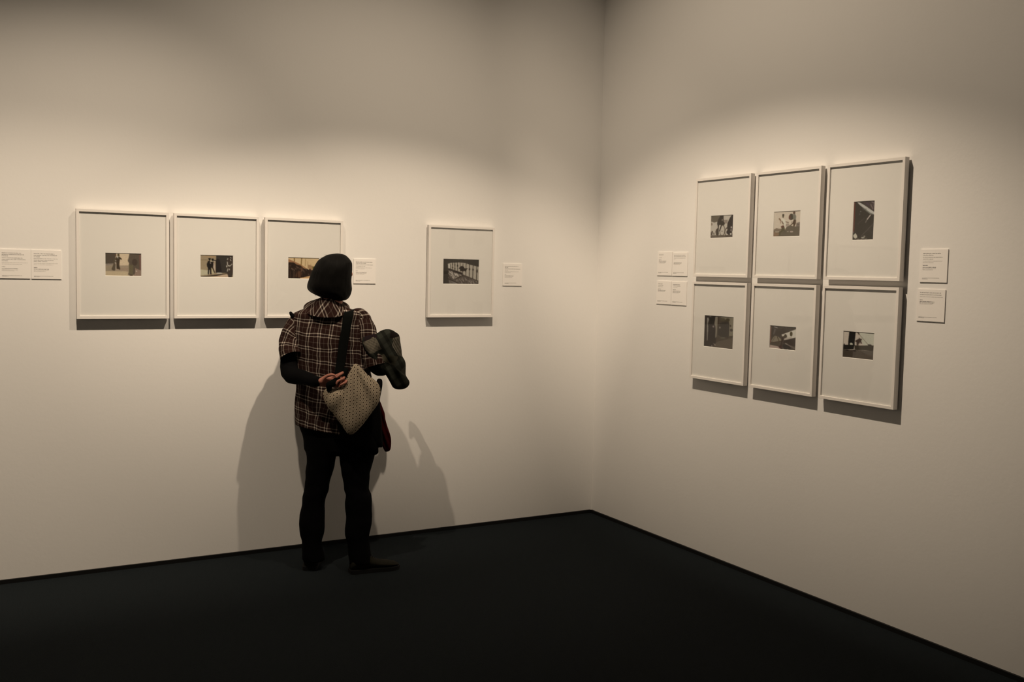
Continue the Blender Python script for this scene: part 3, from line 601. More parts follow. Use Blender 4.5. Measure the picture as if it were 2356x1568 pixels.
# ------------------------------------------------------------------ caption cards
def caption(side, x0, x1, z0, z1, rows, label, group):
    """rows: (top fraction, start, end, weight)"""
    w, h, t = abs(x1-x0), z1-z0, .0042
    T = to_world(side, x0, z0)
    root = thing('wall_caption', label, 'caption card', T(w/2, .001, 0), group)  # a printed caption card fixed flat to the wall
    V = [T(x, d, z) for z in (0, h) for d in (.0004, t) for x in (0, w)]
    obj('card', V, [(0, 1, 3, 2), (4, 6, 7, 5), (0, 4, 5, 1), (2, 3, 7, 6), (0, 2, 6, 4), (1, 5, 7, 3)], M['card'], root, smooth=False)
    V = []; Fc = []; mi = []
    def bar(xa, xb, za, zb, m):
        n = len(V); d0, d1 = t, t+.00015
        V.extend([T(x, d, z) for z in (za, zb) for d in (d0, d1) for x in (xa, xb)])
        for q in [(0, 1, 3, 2), (4, 6, 7, 5), (0, 4, 5, 1), (2, 3, 7, 6), (0, 2, 6, 4), (1, 5, 7, 3)]:
            Fc.append(tuple(i+n for i in q)); mi.append(m)
    rnd = random.Random(int(abs(x0)*1000)+int(z0*999))
    for f, a, b, wt in rows:
        xh = {0: .0024, 1: .0022, 2: .0018, 3: .0015}[wt]; m = {0: 0, 1: 1, 2: 2, 3: 0}[wt]
        zb = h*(1-f)-xh; x = a*w; end = b*w
        while x < end:
            for _ in range(rnd.randint(3, 9)):                 # a word of small letterforms
                if x >= end: break
                lw = xh*rnd.uniform(.5, .85); st = xh*.32
                tall = rnd.random() < .3
                bar(x, x+st, zb-(xh*.4 if rnd.random() < .1 else 0), zb+xh*(1.45 if tall else 1), m)
                if rnd.random() < .75: bar(x+lw-st, x+lw, zb, zb+xh*.95, m)
                if rnd.random() < .7: bar(x+st, x+lw-st, zb+xh*.8, zb+xh*.98, m)
                if rnd.random() < .6: bar(x+st, x+lw-st, zb, zb+xh*.18, m)
                x += lw+xh*.22
            x += xh*.6
    o = obj('caption_text', V, Fc, [M['ink'], M['ink_mid'], M['ink_light']], root, smooth=False)
    for p, m in zip(o.data.polygons, mi): p.material_index = m
    return root
R_long = lambda l: [(.12+.055*0, .08, l[0], 0), (.175, .08, l[1], 0), (.225, .08, l[2], 0), (.29, .08, l[3], 1), (.345, .08, l[4], 1), (.39, .08, l[5], 1), (.455, .08, l[6], 2), (.505, .08, l[7], 2),
                    (.60, .08, .18, 0), (.655, .08, l[8], 0), (.70, .08, l[8], 2), (.735, .08, l[8]-.11, 2), (.90, .08, l[9], 3), (.922, .08, .28, 3)]
R_mid = lambda l: [(.12, .10, l[0], 0), (.17, .10, l[1], 0), (.235, .10, l[2], 1), (.29, .10, l[3], 1), (.355, .10, l[4], 2), (.40, .10, l[5], 2), (.48, .10, l[9], 0), (.54, .10, l[6], 0), (.58, .10, l[6], 2), (.615, .10, l[7], 2), (.87, .10, l[8], 3), (.895, .10, .3, 3)]
GC = 'caption cards on the left wall'
caption('L', -3.4720, -3.3385, 1.4955, 1.6355, R_long((.71, .79, .28, .74, .86, .28, .92, .73, .59, .73)), 'white caption card at the left edge, the farther from the frames of its pair', GC)
caption('L', -3.3335, -3.2000, 1.4950, 1.6350, R_long((.76, .86, .29, .87, .73, .52, .88, .72, .57, .72)), 'white caption card just left of the leftmost frame, its text in many grey lines', GC)
caption('L', -1.6810, -1.5465, 1.4940, 1.6340, R_mid((.84, .55, .86, .52, .83, .5, .58, .48, .74, .18)), "white caption card at the right of the visitor's head", GC)
caption('L', -.7095, -.5750, 1.4925, 1.6290, R_mid((.80, .26, .90, .26, .82, .40, .55, .48, .71, .17)), 'white caption card right of the frame hanging alone near the corner', GC)
GD = 'caption cards on the right wall'
caption('R', -.6300, -.7675, 1.5770, 1.7150, [(.11, .1, .42, 0), (.24, .1, .3, 2), (.33, .1, .27, 0), (.385, .1, .6, 0), (.43, .1, .58, 1), (.465, .1, .5, 2), (.86, .08, .75, 3), (.885, .08, .3, 3)], 'white caption card nearest the corner in the upper row of four small cards', GD)
caption('R', -.7705, -.9070, 1.5765, 1.7120, [(.11, .1, .85, 0), (.17, .1, .88, 1), (.235, .1, .86, 2), (.28, .1, .22, 2), (.43, .1, .62, 0), (.47, .1, .6, 1), (.51, .1, .5, 2), (.86, .08, .78, 3), (.885, .08, .3, 3)], 'white caption card beside the upper corner-side frame, with a two-line heading', GD)
caption('R', -.6305, -.7680, 1.4080, 1.5440, [(.12, .1, .4, 0), (.18, .1, .45, 1), (.24, .1, .42, 2), (.34, .1, .28, 0), (.395, .1, .6, 0), (.44, .1, .57, 1), (.86, .08, .75, 3), (.885, .08, .3, 3)], 'white caption card nearest the corner in the lower row of four small cards', GD)
caption('R', -.7710, -.9075, 1.4075, 1.5425, [(.12, .1, .55, 0), (.18, .1, .58, 1), (.24, .1, .4, 2), (.34, .1, .28, 0), (.395, .1, .6, 0), (.44, .1, .58, 1), (.475, .1, .5, 2), (.86, .08, .76, 3), (.885, .08, .3, 3)], 'white caption card in the lower row, beside the lower corner-side frame', GD)
caption('R', -2.4750, -2.6110, 1.5735, 1.7150, R_mid((.74, .48, .8, .47, .8, .48, .58, .48, .72, .27)), 'white caption card right of the six frames, upper of the two', GD)
caption('R', -2.4680, -2.6080, 1.4050, 1.5430, [(.10, .1, .84, 0), (.165, .1, .86, 1), (.23, .1, .92, 2), (.33, .1, .2, 0), (.38, .1, .62, 0), (.42, .1, .62, 1), (.455, .1, .56, 2), (.87, .08, .74, 3), (.895, .08, .28, 3)], 'white caption card right of the six frames, lower of the two', GD)

# ------------------------------------------------------------------ the visitor
# she stands turned a little towards the corner: E1 runs across her shoulders, E2 from her back towards her front
PHI = .32
E1, E2 = Vector((math.cos(PHI), -math.sin(PHI), 0)), Vector((math.sin(PHI), math.cos(PHI), 0))
B0 = P(765, 900, -.30)
def P(u, v, y):            # same as before, for the plane of her shoulders; y + .56 is the offset towards her front
    d = ray(u, v); t = ((B0-CAM).dot(E2)+y+.56+lean(v))/d.dot(E2); return CAM+d*t
def lean(v):               # she leans in: hips and feet stand farther from the wall than the shoulders
    pts = ((560, -.05), (690, -.035), (735, 0), (990, -.075), (1300, -.19), (1600, -.19))
    for (a, b), (c, d_) in zip(pts, pts[1:]):
        if v <= c: return b+(d_-b)*(v-a)/(c-a)
    return -.19
feet = P(785, 1300, -.56); root = thing('person', 'person with a black bob in a brown plaid shirt and black trousers, seen from behind', 'person', (feet.x, feet.y, 0))
YT = -.56
TORSO = [(693, 740, 780, YT, .052), (700, 724, 788, YT, .066), (707, 708, 800, YT, .078), (714, 690, 822, YT, .088), (721, 676, 836, YT, .096), (730, 669, 842, YT, .104), (745, 665, 844, YT, .112),
         (770, 664, 845, YT, .118), (800, 668, 846, YT, .118), (830, 674, 848, YT, .114), (860, 679, 854, YT, .112, -.04), (890, 681, 860, YT, .116, -.08), (920, 680, 864, YT, .122, -.11), (950, 678, 866, YT, .126, -.14), (975, 678, 866, YT, .128, -.16)]
HEM = [(990, 680, 866, YT, .128, -.17)]
UNDER = TORSO[:10]
LLEG = [(1010, 700, 785, -0.560, .095), (1035, 702, 777, -0.558, .092), (1060, 705, 771, -0.555, .088), (1085, 702, 766, -0.553, .082), (1110, 701, 760, -0.550, .078), (1127, 700, 757, -0.548, .076), (1142, 695.5, 751, -0.545, .074), (1160, 693, 748, -0.543, .072), (1185, 690, 748, -0.540, .070), (1210, 689.5, 748, -0.538, .068), (1226, 690.5, 746, -0.535, .064), (1242, 695.5, 740, -0.533, .060), (1256, 695, 741, -0.530, .062), (1272, 694, 746, -0.528, .064), (1287, 695, 748, -0.525, .062)]
RLEG = [(1010, 772, 868, -0.560, .098), (1030, 776, 866, -0.562, .095), (1050, 781, 861, -0.565, .092), (1068, 783, 857, -0.567, .088), (1090, 786, 852.5, -0.569, .082), (1110, 791, 850.5, -0.572, .078), (1126, 792.5, 849, -0.574, .075), (1138, 796, 853.5, -0.576, .075), (1160, 793.5, 855, -0.579, .073), (1188, 795, 856, -0.581, .070), (1210, 793, 853.5, -0.583, .067), (1226, 792.5, 850, -0.586, .064), (1242, 797, 848.5, -0.588, .062), (1258, 800, 850, -0.590, .064), (1275, 801, 853, -0.593, .064), (1292, 803, 856, -0.595, .062)]
PELV = [(940, 684, 864, YT, .112), (975, 688, 866, YT, .118), (1000, 697, 868, YT, .115), (1018, 700, 869, YT, .108), (1034, 702, 868, YT, .098), (1044, 712, 858, YT, .07)]
Hc = P(766, 626, -.55)
FA = math.radians(73); FDIR = Vector((math.sin(FA), math.cos(FA), 0))
RH = Matrix(((math.cos(FA), math.sin(FA), 0), (-math.sin(FA), math.cos(FA), 0), (0, 0, 1)))   # local +y looks along FDIR, +x to her right
def H(x, y, z): return Hc+RH @ Vector((x, y, z))
# arm paths
LA = [P(690, 738, -.56), P(672, 790, -.575), P(667, 856, -.615), P(700, 868, -.705), P(738, 879, -.79)]
RA = [P(826, 738, -.57), P(846, 790, -.59), P(866, 842, -.60), P(893, 845, -.50), P(915, 848, -.40)]
b = MB()
b.add(*loft(px_rings(TORSO, 2), 32, scale=.86)); b.add(*loft(px_rings(PELV, 2), 32, scale=.88))
b.add(*loft(px_rings(LLEG, 2), 24, scale=.82)); b.add(*loft(px_rings(RLEG, 2), 24, scale=.82))
b.add(*tube([P(764, 712, -.56), P(765, 695, -.56), P(766, 672, -.555), P(766, 650, -.55)], [.060, .053, .052, .056], 20))
b.add(*ellipsoid(H(0, -.006, -.010), (.068, .086, .088), RH)); b.add(*ellipsoid(H(0, .018, -.04), (.058, .068, .072), RH)); b.add(*ellipsoid(H(0, .062, -.092), (.024, .024, .02), RH))
b.add(*ellipsoid(H(0, .072, .032), (.05, .018, .02), RH))                                                                     # brow
b.add(*tube([H(0, .078, .03), H(0, .100, .008), H(0, .117, -.004), H(0, .121, -.012)], [.008, .0095, .010, .008], 12))            # nose
for s in (-1, 1):
    b.add(*ellipsoid(H(s*.012, .097, -.017), (.0085, .010, .008), RH)); b.add(*ellipsoid(H(s*.036, .062, -.018), (.022, .022, .024), RH))
    b.add(*ellipsoid(H(s*.076, -.004, 0), (.008, .019, .031), RH))                                                            # ear
b.add(*tube([H(-.022, .078, -.048), H(0, .090, -.046), H(.022, .078, -.048)], [.005, .0075, .005], 10)); b.add(*tube([H(-.018, .076, -.057), H(0, .087, -.058), H(.018, .076, -.057)], [.005, .008, .005], 10))
b.add(*tube(LA, [.050, .044, .036, .031, .022], 18)); b.add(*tube(RA, [.052, .044, .036, .031, .023], 18))
for sh in (P(756, 1297, -.0), ): pass
# left hand: palm towards the viewer, thumb arching over a gathered strap, finger ends curling back into view
yh = -.795
b.add(*tube([P(737, 878, yh), P(748, 879, yh+.004), P(762, 878, yh+.008)], [(.012, .019), (.012, .026), (.011, .027)], 16, flat=(0, 1, 0)))
b.add(*tube([P(738, 876.5, yh-.008), P(745, 869.5, yh-.016), P(753, 864.2, yh-.022), P(762, 861.6, yh-.026), P(769, 862.6, yh-.026)], [.0165, .0100, .0086, .0084, .0072], 12))
for pts, r in ((((762, 868, yh+.006), (777, 862, yh+.002), (788.5, 856.5, yh-.010), (784, 860, yh-.030), (774.5, 867.5, yh-.030)), .0070), (((762, 874, yh+.006), (780, 870, yh+.002), (792, 868, yh-.010), (787, 871.5, yh-.030), (777, 876.5, yh-.032), (774.2, 883, yh-.030)), .0068),
               (((762, 880, yh+.006), (781, 878, yh+.002), (797, 876, yh-.010), (793, 880, yh-.028), (784, 885, yh-.030)), .0066), (((761, 886, yh+.008), (777, 886, yh+.004), (787, 881, yh-.004), (786, 884, yh-.020), (781, 889, yh-.022)), .0068)):
    b.add(*tube([P(*q) for q in pts], [r]*(len(pts)-1)+[r*.86], 12, k=3))
# right hand under the draped jacket, lightly curled
hp = P(922, 851, -.36)
b.add(*ellipsoid(hp, (.022, .045, .030)))
for i in range(4): b.add(*tube([hp+Vector((.006-.004*i, .03, .02-.014*i)), hp+Vector((.004, .062, .016-.014*i)), hp+Vector((-.012, .078-.003*i, .008-.014*i)), hp+Vector((-.026, .066, .002-.014*i))], [.0085, .0082, .0078, .007], 10, k=3))
b.add(*tube([hp+Vector((-.01, -.01, .02)), hp+Vector((-.03, .02, .032)), hp+Vector((-.034, .045, .024))], [.011, .0095, .008], 10, k=3))
body = remeshed('body', b, .0036, M['skin'], root, 2)
for s in (-1, 1):
    v, f, _ = ellipsoid(H(s*.031, .071, .010), (.0115, .0115, .0115), RH, 16, 10); obj('eye', v, f, M['eye'], body)
# hair: a chin-length bob, open over the face
HAIR = [(583.5, 769, 786, -.55, .018), (586, 755, 794, -.55, .044), (590.5, 745, 800, -.55, .062), (597, 735, 806, -.55, .080), (605, 728.5, 810, -.55, .094), (616, 722, 810, -.55, .104), (628, 716, 809, -.55, .110), (642, 711.5, 808.5, -.55, .113),
        (655, 708, 809, -.55, .114), (664, 708, 809.5, -.55, .113), (671, 713, 807.5, -.55, .110), (677.5, 724, 805, -.55, .102), (683, 737, 801, -.55, .094), (688, 752, 795, -.55, .080), (690, 766, 786, -.55, .06)]
def hair():
    R = px_rings(HAIR, 5); seg = 120; V, Fc, UV = [], [], []
    c0 = Vector((Hc.x, Hc.y, 0)); shell = []
    for inner in (0, 1):
        for i, (cx, cy, cz, a, bb, tx, ty) in enumerate(R):
            a2, b2 = (a-.014*inner, bb-.014*inner) if a > .03 else (a*(1-.6*inner), bb*(1-.6*inner))
            for j in range(seg):
                t = 2*math.pi*j/seg; x = a2*math.cos(t); y = b2*math.sin(t)
                k = .0016*noise.noise(Vector((t*18, i*.05, inner*9)))+.0035*noise.noise(Vector((t*3, i*.10, 3)))
                low = max(0, (i/len(R)-.75))*4
                q = Vector((cx+x*(1+k/a), cy+y*(1+k/bb), cz-.004*inner+low*.004*noise.noise(Vector((t*26, 0, 5)))))
                V.append(q); UV.append((t/6.28, cz))
    n = len(R)
    def is_open(i, j):
        t = 2*math.pi*(j+.5)/seg; d = Vector((math.cos(t), math.sin(t), 0)); cz = R[i][2]
        ang = math.degrees(math.acos(max(-1, min(1, d.dot(FDIR)))))
        return ang < 31 and cz < Hc.z+.030
    for i in range(n-1):
        for j in range(seg):
            if is_open(i, j): continue
            k = (j+1) % seg; o2 = n*seg
            Fc.append((i*seg+j, (i+1)*seg+j, (i+1)*seg+k, i*seg+k)); Fc.append((o2+i*seg+j, o2+i*seg+k, o2+(i+1)*seg+k, o2+(i+1)*seg+j))
            for jj, e in ((j-1, j), (k, k)):
                if is_open(i, jj % seg): Fc.append((i*seg+e, (i+1)*seg+e, o2+(i+1)*seg+e, o2+i*seg+e))
            if not is_open(i, j) and i+1 < n-1 and is_open(i+1, j): Fc.append(((i+1)*seg+j, (i+1)*seg+k, o2+(i+1)*seg+k, o2+(i+1)*seg+j))
    c = len(V); V.append(P(777, 582.6, -.55)); UV.append((0, 0))
    for j in range(seg): Fc.append((c, j, (j+1) % seg))
    i = n-1
    for j in range(seg):
        k = (j+1) % seg
        if not is_open(i, j): Fc.append((i*seg+j, i*seg+k, n*seg+i*seg+k, n*seg+i*seg+j))
    return V, Fc, UV
v, f, u = hair(); lk = MB(); lk.add(v, f, u)
# fine flyaway locks along the crown and the cut edge
for i in range(46):
    a = random.uniform(.2, 2.9); rr = px_rings(HAIR, 1)[random.choice((2, 3, 4))]
    p0 = Vector((rr[0]+rr[3]*math.cos(a+math.pi/2*random.choice((0, 2)))*.9, rr[1]-rr[4]*.3, rr[2]+.004)); p1 = p0+Vector((random.uniform(-.012, .004), 0, random.uniform(.002, .007))); p2 = p1+Vector((random.uniform(-.018, .0), 0, random.uniform(-.008, .002)))
    lk.add(*tube([p0, p1, p2], [.0005, .0004, .0002], 5, k=2, cap=False))
for i in range(60):
    t = i/60*2*math.pi; rr = px_rings(HAIR, 1)[11]
    p0 = Vector((rr[0]+rr[3]*.94*math.cos(t), rr[1]+rr[4]*.94*math.sin(t), rr[2]+.004))
    lk.add(*tube([p0, p0+Vector((random.uniform(-.003, .003), 0, -.007-.006*random.random()))], [.0012, .0003], 5, k=2, cap=False))
obj('hair', lk.v, lk.f, M['hair'], root, uvs=lk.uv)

# trousers
t_ = MB(); t_.add(*loft(px_rings(PELV, 3), 36, amp=.003, freq=9)); t_.add(*loft(px_rings(LLEG, 4), 32, amp=.0065, freq=13, seed=3)); t_.add(*loft(px_rings(RLEG, 4), 32, amp=.0065, freq=13, seed=8))
remeshed('trousers', t_, .007, M['trousers'], root, 2)
# black undershirt: long sleeves
us = MB(); us.add(*loft(px_rings(UNDER, 2), 32, scale=.93))
us.add(*tube(LA[:4]+[P(731, 877.5, -.788)], [.044, .046, .0475, .038, .0275], 20, amp=.003)); us.add(*tube(RA, [.044, .044, .044, .038, .028], 20, amp=.003))
us.add(*tube([P(756, 712, -.56), P(758, 704, -.56), P(759, 698, -.558)], [.066, .060, .055], 22))
remeshed('undershirt', us, .006, M['black_cloth'], root, 2)
# plaid overshirt, its sleeves, collar and yoke tab
sv, sf, su = loft(px_rings(TORSO+HEM, 4), 72, amp=.0085, freq=9, seed=2, cap=(True, False))
R_ = px_rings(TORSO+HEM, 4)
# the cloth turns under at the hem
base = len(R_)-1; W_ = 73; n0 = len(sv)
for j in range(W_):
    q = sv[base*W_+j]; cx, cy = R_[-1][0], R_[-1][1]
    sv.append(Vector((cx+(q.x-cx)*.95, cy+(q.y-cy)*.95, q.z+.006))); su.append(su[base*W_+j])
for j in range(72): sf.append((base*W_+j, n0+j, n0+j+1, base*W_+j+1))
shirt = obj('plaid_shirt', sv, sf, M['plaid'], root, uvs=su)
v, f, u = tube([P(696, 730, -.56), P(681, 752, -.57), P(669, 782, -.58), P(668, 806, -.60), P(673, 823, -.62)], [.048, .057, .0585, .061, .064], 36, k=7, amp=.0065, freq=16, seed=4, cap=False)
obj('sleeve', v, f, M['plaid_sleeve'], shirt, uvs=u)
v, f, u = tube([P(806, 733, -.56), P(824, 735, -.57), P(838, 754, -.585), P(847, 786, -.595), P(855, 818, -.61), P(862, 842, -.615)], [.040, .052, .058, .058, .059, .062], 36, k=7, amp=.0065, freq=16, seed=14, cap=False)
obj('sleeve', v, f, M['plaid_sleeve'], shirt, uvs=u)
v, f, u = tube([P(808, 728, -.55), P(820, 724, -.565), P(830, 726, -.575), P(837, 736, -.585), P(838, 752, -.59)], [.026, .036, .040, .042, .036], 24, k=6, amp=.004, freq=20, seed=6)
obj('shoulder_fold', v, f, M['plaid_sleeve'], shirt, uvs=u)
COL = [(685, 736, 771, -.562, .060, 0, .06), (689.5, 729, 777, -.562, .070, 0, .14), (695, 720, 786, -.562, .084, 0, .24), (702, 709, 798, -.562, .098, 0, .34), (708, 700, 804, -.562, .112, 0, .40), (709, 700, 804, -.562, .108, 0, .38)]
v, f, u = loft(px_rings(COL, 5), 60, amp=.004, freq=14, seed=5, cap=(False, False)); obj('collar', v, f, M['plaid_collar'], shirt, uvs=u)
q = P(670.5, 722.5, -.6); m_ = MB(); m_.add(*tube([q+Vector((.012, 0, -.014)), q, q+Vector((-.006, 0, .010))], [(.008, .012), (.007, .010), (.004, .007)], 12, flat=(0, 1, 0))); obj('shoulder_tab', m_.v, m_.f, M['black_cloth'], shirt)
# shoes
def shoe(heel, direction, length, name='shoe'):
    D = Vector((direction[0], direction[1], 0)).normalized(); S_ = Vector((D.y, -D.x, 0))
    secs = [(0, .020, .045), (.03, .030, .075), (.12, .035, .090), (.26, .036, .098), (.40, .036, .082), (.55, .041, .062), (.70, .046, .052), (.84, .045, .044), (.94, .035, .036), (1, .018, .026)]
    V = []; UV = []; Fc = []; seg = 22
    R2 = resample(secs, 4)
    for s, w, h in R2:
        for j in range(seg):
            t = 2*math.pi*j/seg; x = w*math.cos(t); z = .018+max(0, h-.018)*(.5+.5*math.sin(t)) if math.sin(t) > -1 else .018
            V.append(heel+D*(s*length)+S_*x*(1-.25*max(0, math.sin(t)))+Vector((0, 0, z)))
    for i in range(len(R2)-1):
        for j in range(seg): Fc.append((i*seg+j, i*seg+(j+1) % seg, (i+1)*seg+(j+1) % seg, (i+1)*seg+j))
    Fc.append(tuple(range(seg))[::-1]); n = (len(R2)-1)*seg; Fc.append(tuple(n+j for j in range(seg)))
    o = obj(name, V, Fc, M['shoe'], root)
    V = []; Fc = []
    out = [(heel+D*((s*1.03-.015)*length), w*1.06+.002) for s, w, h in R2]
    for z in (0, .020):
        V += [p+S_*w+Vector((0, 0, z)) for p, w in out]+[p-S_*w+Vector((0, 0, z)) for p, w in reversed(out)]
    m = len(out)*2
    Fc = [tuple(range(m))[::-1], tuple(range(m, 2*m))]+[(i, (i+1) % m, m+(i+1) % m, m+i) for i in range(m)]
    obj('sole', V, Fc, M['sole'], o, smooth=False)
    lc = MB()
    for k, s in enumerate((.44, .50, .56)):
        hz = .086-.02*k*.9; lc.add(*tube([heel+D*(s*length)+S_*.02+Vector((0, 0, hz-.008)), heel+D*(s*length)+Vector((0, 0, hz)), heel+D*(s*length)-S_*.02+Vector((0, 0, hz-.008))], [.0022, .0024, .0022], 8, k=3))
    obj('laces', lc.v, lc.f, M['lace'], o)
hl = P(806, 1321, 0); d = ray(806, 1322); hr_ = CAM+d*(-CAM.z/d.z)
d = ray(913, 1309); toe = CAM+d*(-CAM.z/d.z)
dv = toe-hr_; shoe(Vector((hr_.x+.010, hr_.y+.03, 0)), dv, .262)
d = ray(704, 1314); hl = CAM+d*(-CAM.z/d.z); shoe(Vector((hl.x+.020, hl.y+.01, 0)), (.42, .9), .25)

# ------------------------------------------------------------------ what she carries
def fold_bag(q):
    x, y = q[0]-816, q[1]-838
    a = math.atan2(x, max(y, 1)); return .24*math.sin(a*11+1.2)*min(1, 2.2*math.exp(-y/110))+.10*noise.noise(Vector((q[0]*.03, q[1]*.03, 2)))
BAG = [(814, 838), (806, 852), (800, 863), (795, 873), (788, 882), (779, 889), (769, 893), (759, 892), (750, 893), (743.5, 900), (742.5, 908), (746, 921), (751, 932), (759, 942), (768, 953), (776, 964), (785, 976), (792, 987), (799, 996), (807, 999.5), (815, 996), (826, 986),
       (838, 972), (850, 956), (861, 941), (870, 928), (874, 914), (875.5, 900), (874, 890), (869, 880), (858, 870), (847, 862), (838, 853), (830, 844), (822, 837)]
bag = thing('shoulder_bag', "beige hexagon-print cloth shoulder bag hanging at the visitor's back", 'bag', P(808, 920, -.76))
v, f, u, _ = pillow(BAG, -.785, .040, 30, 2.4, fold_bag, back=.7, centre=(808, 922))
obj('bag_body', v, f, M['bag'], bag, uvs=u)
def ribbon(rows, th, k=6):
    V = []; Fc = []; R2 = resample(rows, k)
    for ul, ur, v, y in R2:
        a, b2 = P(ul, v, y), P(ur, v, y)
        for s in range(7):
            t = s/6; q = a.lerp(b2, t); bulge = math.sin(math.pi*t)*th*.6
            V.append(q-E2*bulge)
        for s in range(7):
            t = 1-s/6; q = a.lerp(b2, t); V.append(q+E2*th*.6)
    for i in range(len(R2)-1):
        for j in range(14): Fc.append((i*14+j, (i+1)*14+j, (i+1)*14+(j+1) % 14, i*14+(j+1) % 14))
    Fc.append(tuple(range(14))); n = (len(R2)-1)*14; Fc.append(tuple(n+j for j in reversed(range(14))))
    return V, Fc
v, f = ribbon([(797, 815, 720, -.46), (796, 815, 712, -.52), (794, 815, 712, -.59), (791, 813, 720, -.650), (788.5, 811, 736, -.685), (785, 806, 760, -.695), (780, 802, 785, -.700), (777, 798, 810, -.708), (774, 795, 832, -.718), (771, 792, 850, -.735), (771, 796, 862, -.75), (780, 806, 872, -.76)], .009)
obj('strap', v, f, M['strap'], bag)
v, f, u = tube([P(797, 850, -.745), P(785, 868, -.775), P(768, 879, -.815), P(758, 886, -.817), P(757, 897, -.80)], [.012, .016, .017, .018, .012], 16, amp=.003, freq=40)
obj('gathered_strap', v, f, M['strap'], bag)
# grey plaid jacket over the right forearm
JK = [(850, 768), (858, 765), (867, 766), (876, 760.5), (888, 757), (900, 758), (911, 764), (918.5, 771), (921, 785), (924, 805), (925.5, 818), (931, 828), (933.5, 838), (933.5, 860), (936, 867), (941.5, 876), (941.5, 884), (936, 891), (926, 895), (913, 895), (904, 890.5), (898.5, 881), (893, 871),
      (888, 863), (884, 858), (876, 856), (868, 848), (860, 838), (850, 825), (842, 812), (837, 800), (833, 788), (836, 776)]
def fold_jk(q):
    a = (q[0]-860)*.86+(q[1]-770)*-.5; b2 = (q[0]-860)*.5+(q[1]-770)*.86
    return .16*math.sin(a*.16+.6*math.sin(b2*.05))+.18*noise.noise(Vector((q[0]*.04, q[1]*.04, 7)))
def inside(q, poly):
    r = False; x, y = q; n = len(poly)
    for i in range(n):
        (xa, ya), (xb, yb) = poly[i], poly[(i+1) % n]
        if (ya > y) != (yb > y) and x < (xb-xa)*(y-ya)/(yb-ya)+xa: r = not r
    return r
PA = [(834, 787), (858, 774), (864, 776), (876, 800), (862, 808), (850, 812), (840, 802)]; PB = [(903, 776), (920, 772), (926, 820), (914, 815), (901, 795)]; PC = [(866, 818), (882, 812), (899, 837), (880, 827)]
PD = [(892, 812), (915, 818), (905, 838), (896, 834)]; PE = [(898, 760), (917, 768), (918, 776), (895, 776)]; PF = [(840, 770), (860, 766), (868, 774), (850, 779), (836, 786)]; PG = [(920, 850), (934, 838), (934, 862), (926, 860)]
def jk_col(q):
    a = (q[0]*.87-q[1]*.5); b2 = q[0]*.5+q[1]*.87
    c = np.array((.017, .0185, .015))
    if (a/19.) % 1 < .42: c = c*.5
    if (b2/24.) % 1 < .38: c = c*1.5
    s = 0
    if inside(q, PA): s = (q[0]*.32+q[1]*.95)/3.3; c = np.array((.060, .054, .042))+(np.array((.10, .088, .07)) if s % 1 < .42 else 0)
    elif inside(q, PB): s = (q[0]*.93+q[1]*.36)/3.6; c = np.array((.030, .028, .022))+(np.array((.10, .088, .072)) if s % 1 < .42 else 0)
    elif inside(q, PC): c = np.array((.070, .063, .045))
    elif inside(q, PD): c = np.array((.030, .029, .021))
    elif inside(q, PE): c = np.array((.008, .006, .006))
    elif inside(q, PF): c = np.array((.014, .009, .011))
    elif inside(q, PG): c = np.array((.030, .029, .024))
    return c
v, f, u, sc = pillow(JK, -.635, .060, 84, .85, fold_jk, back=.9, centre=(886, 822), ymap=lambda q: .0012*(q[0]-850))
tag(obj('draped_jacket', v, f, M['coat'], uvs=u, cols=[jk_col(q) for q in sc], base=P(886, 890, -.5)), "dark grey-green plaid jacket with striped patches draped over the visitor's right forearm", 'jacket')
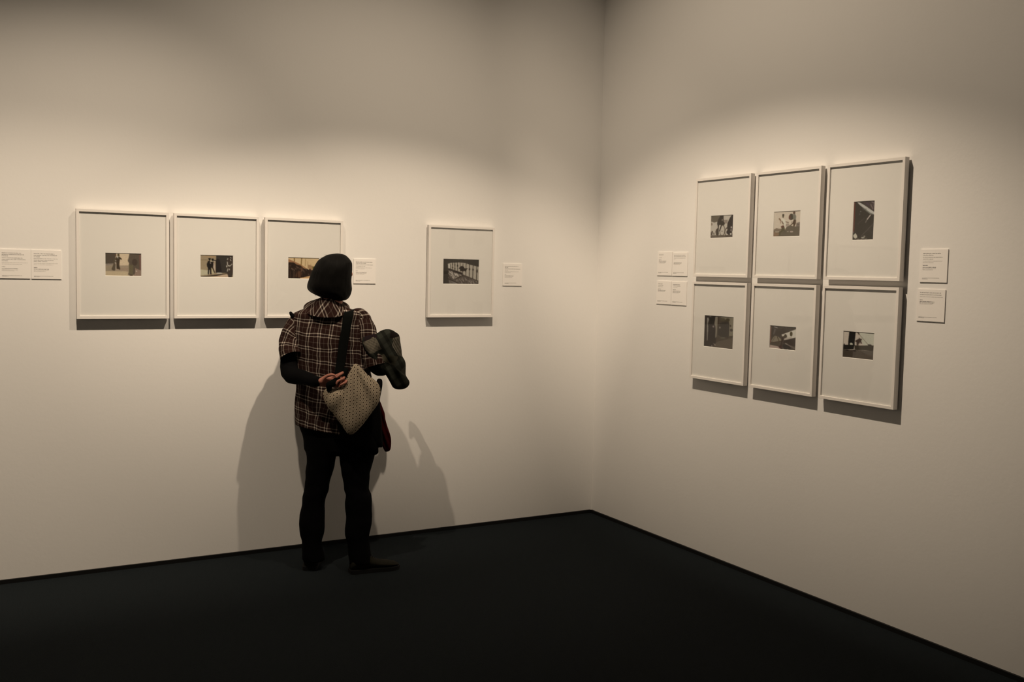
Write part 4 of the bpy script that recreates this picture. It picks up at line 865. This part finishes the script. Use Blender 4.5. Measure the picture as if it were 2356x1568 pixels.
# black coat and red scarf hanging at her right hip
BK = [(868, 872), (878, 872), (880, 884), (877, 903), (874, 922), (877, 950), (879, 990), (880.5, 1026), (871, 1029), (870.5, 1041), (861, 1046.5), (848, 1040), (826, 1030), (800, 1022), (780, 1006), (768, 985), (766, 962), (790, 945), (830, 935), (858, 915), (866, 890)]
v, f, u, _ = pillow(BK, -.660, .045, 24, 3, lambda q: .15*math.sin(q[0]*.12+q[1]*.02), back=.8, centre=(842, 975))
tag(obj('black_coat', v, f, M['black_coat'], uvs=u, base=P(842, 1040, -.64)), "black coat hanging behind the beige bag at the visitor's right hip", 'coat')
RD = [(868, 918), (874, 922), (880, 936), (885, 950), (887, 965), (892, 982), (898, 1000), (900, 1012), (899.5, 1027), (896.5, 1036), (887, 1038.5), (881.5, 1030), (874, 1012), (866, 985), (862, 950)]
v, f, u, _ = pillow(RD, -.575, .026, 20, 2, lambda q: .25*math.sin((q[0]-q[1]*.35)*.45), centre=(880, 980))
tag(obj('red_scarf', v, f, M['red'], uvs=u, base=P(880, 1036, -.575)), "dark red scarf hanging beside the visitor's right thigh", 'scarf')

# ------------------------------------------------------------------ light: track spots on the ceiling, washing the two walls
def spot(name, loc, aim, power, size, blend, rad=.03, col=(1, .82, .615), stretch=1.0):
    l = bpy.data.lights.new(name, 'SPOT'); l.energy = power; l.color = col; l.spot_size = math.radians(size); l.spot_blend = blend; l.shadow_soft_size = rad
    o = bpy.data.objects.new(name, l); C.objects.link(o); o.location = loc
    o.rotation_euler = (Vector(aim)-Vector(loc)).to_track_quat('-Z', 'Y').to_euler(); o.scale = (stretch, 1, 1); return o
# each lamp has a tight beam and a soft field of spill around it
K_ = 50.6
for loc, beam, field in (((-3.25, -1.85, 4.28), ((-3.25, 0, .75), 6.1, 33.0, 3.0), ((-4.1, 0, 1.05), 3.5, 42.0, 2.27)),
                         ((-1.53, -1.85, 4.22), ((-1.45, 0, 1.45), 6.1, 23.0, 3.0), ((-2.06, 0, .87), 2.54, 77.3, 1.59)),
                         ((-1.85, -1.58, 4.45), ((0, -1.59, 1.34), 8.3, 26.4, 3.0), ((0, -1.87, 2.33), 2.3, 48.4, 3.0))):
    spot('track_spotlight', loc, beam[0], beam[1]*K_, beam[2], 1, stretch=beam[3])
    spot('track_spotlight_field', loc, field[0], field[1]*K_, field[2], 1, stretch=field[3])
w = bpy.data.worlds.new('world'); bpy.context.scene.world = w; w.use_nodes = True
bg = w.node_tree.nodes['Background']; bg.inputs[0].default_value = (1, .82, .62, 1); bg.inputs[1].default_value = .085
sc_ = bpy.context.scene
sc_.view_settings.view_transform = 'Standard'; sc_.view_settings.look = 'None'; sc_.view_settings.gamma = 1; sc_.view_settings.use_curve_mapping = False
sc_.view_settings.exposure = 0.0
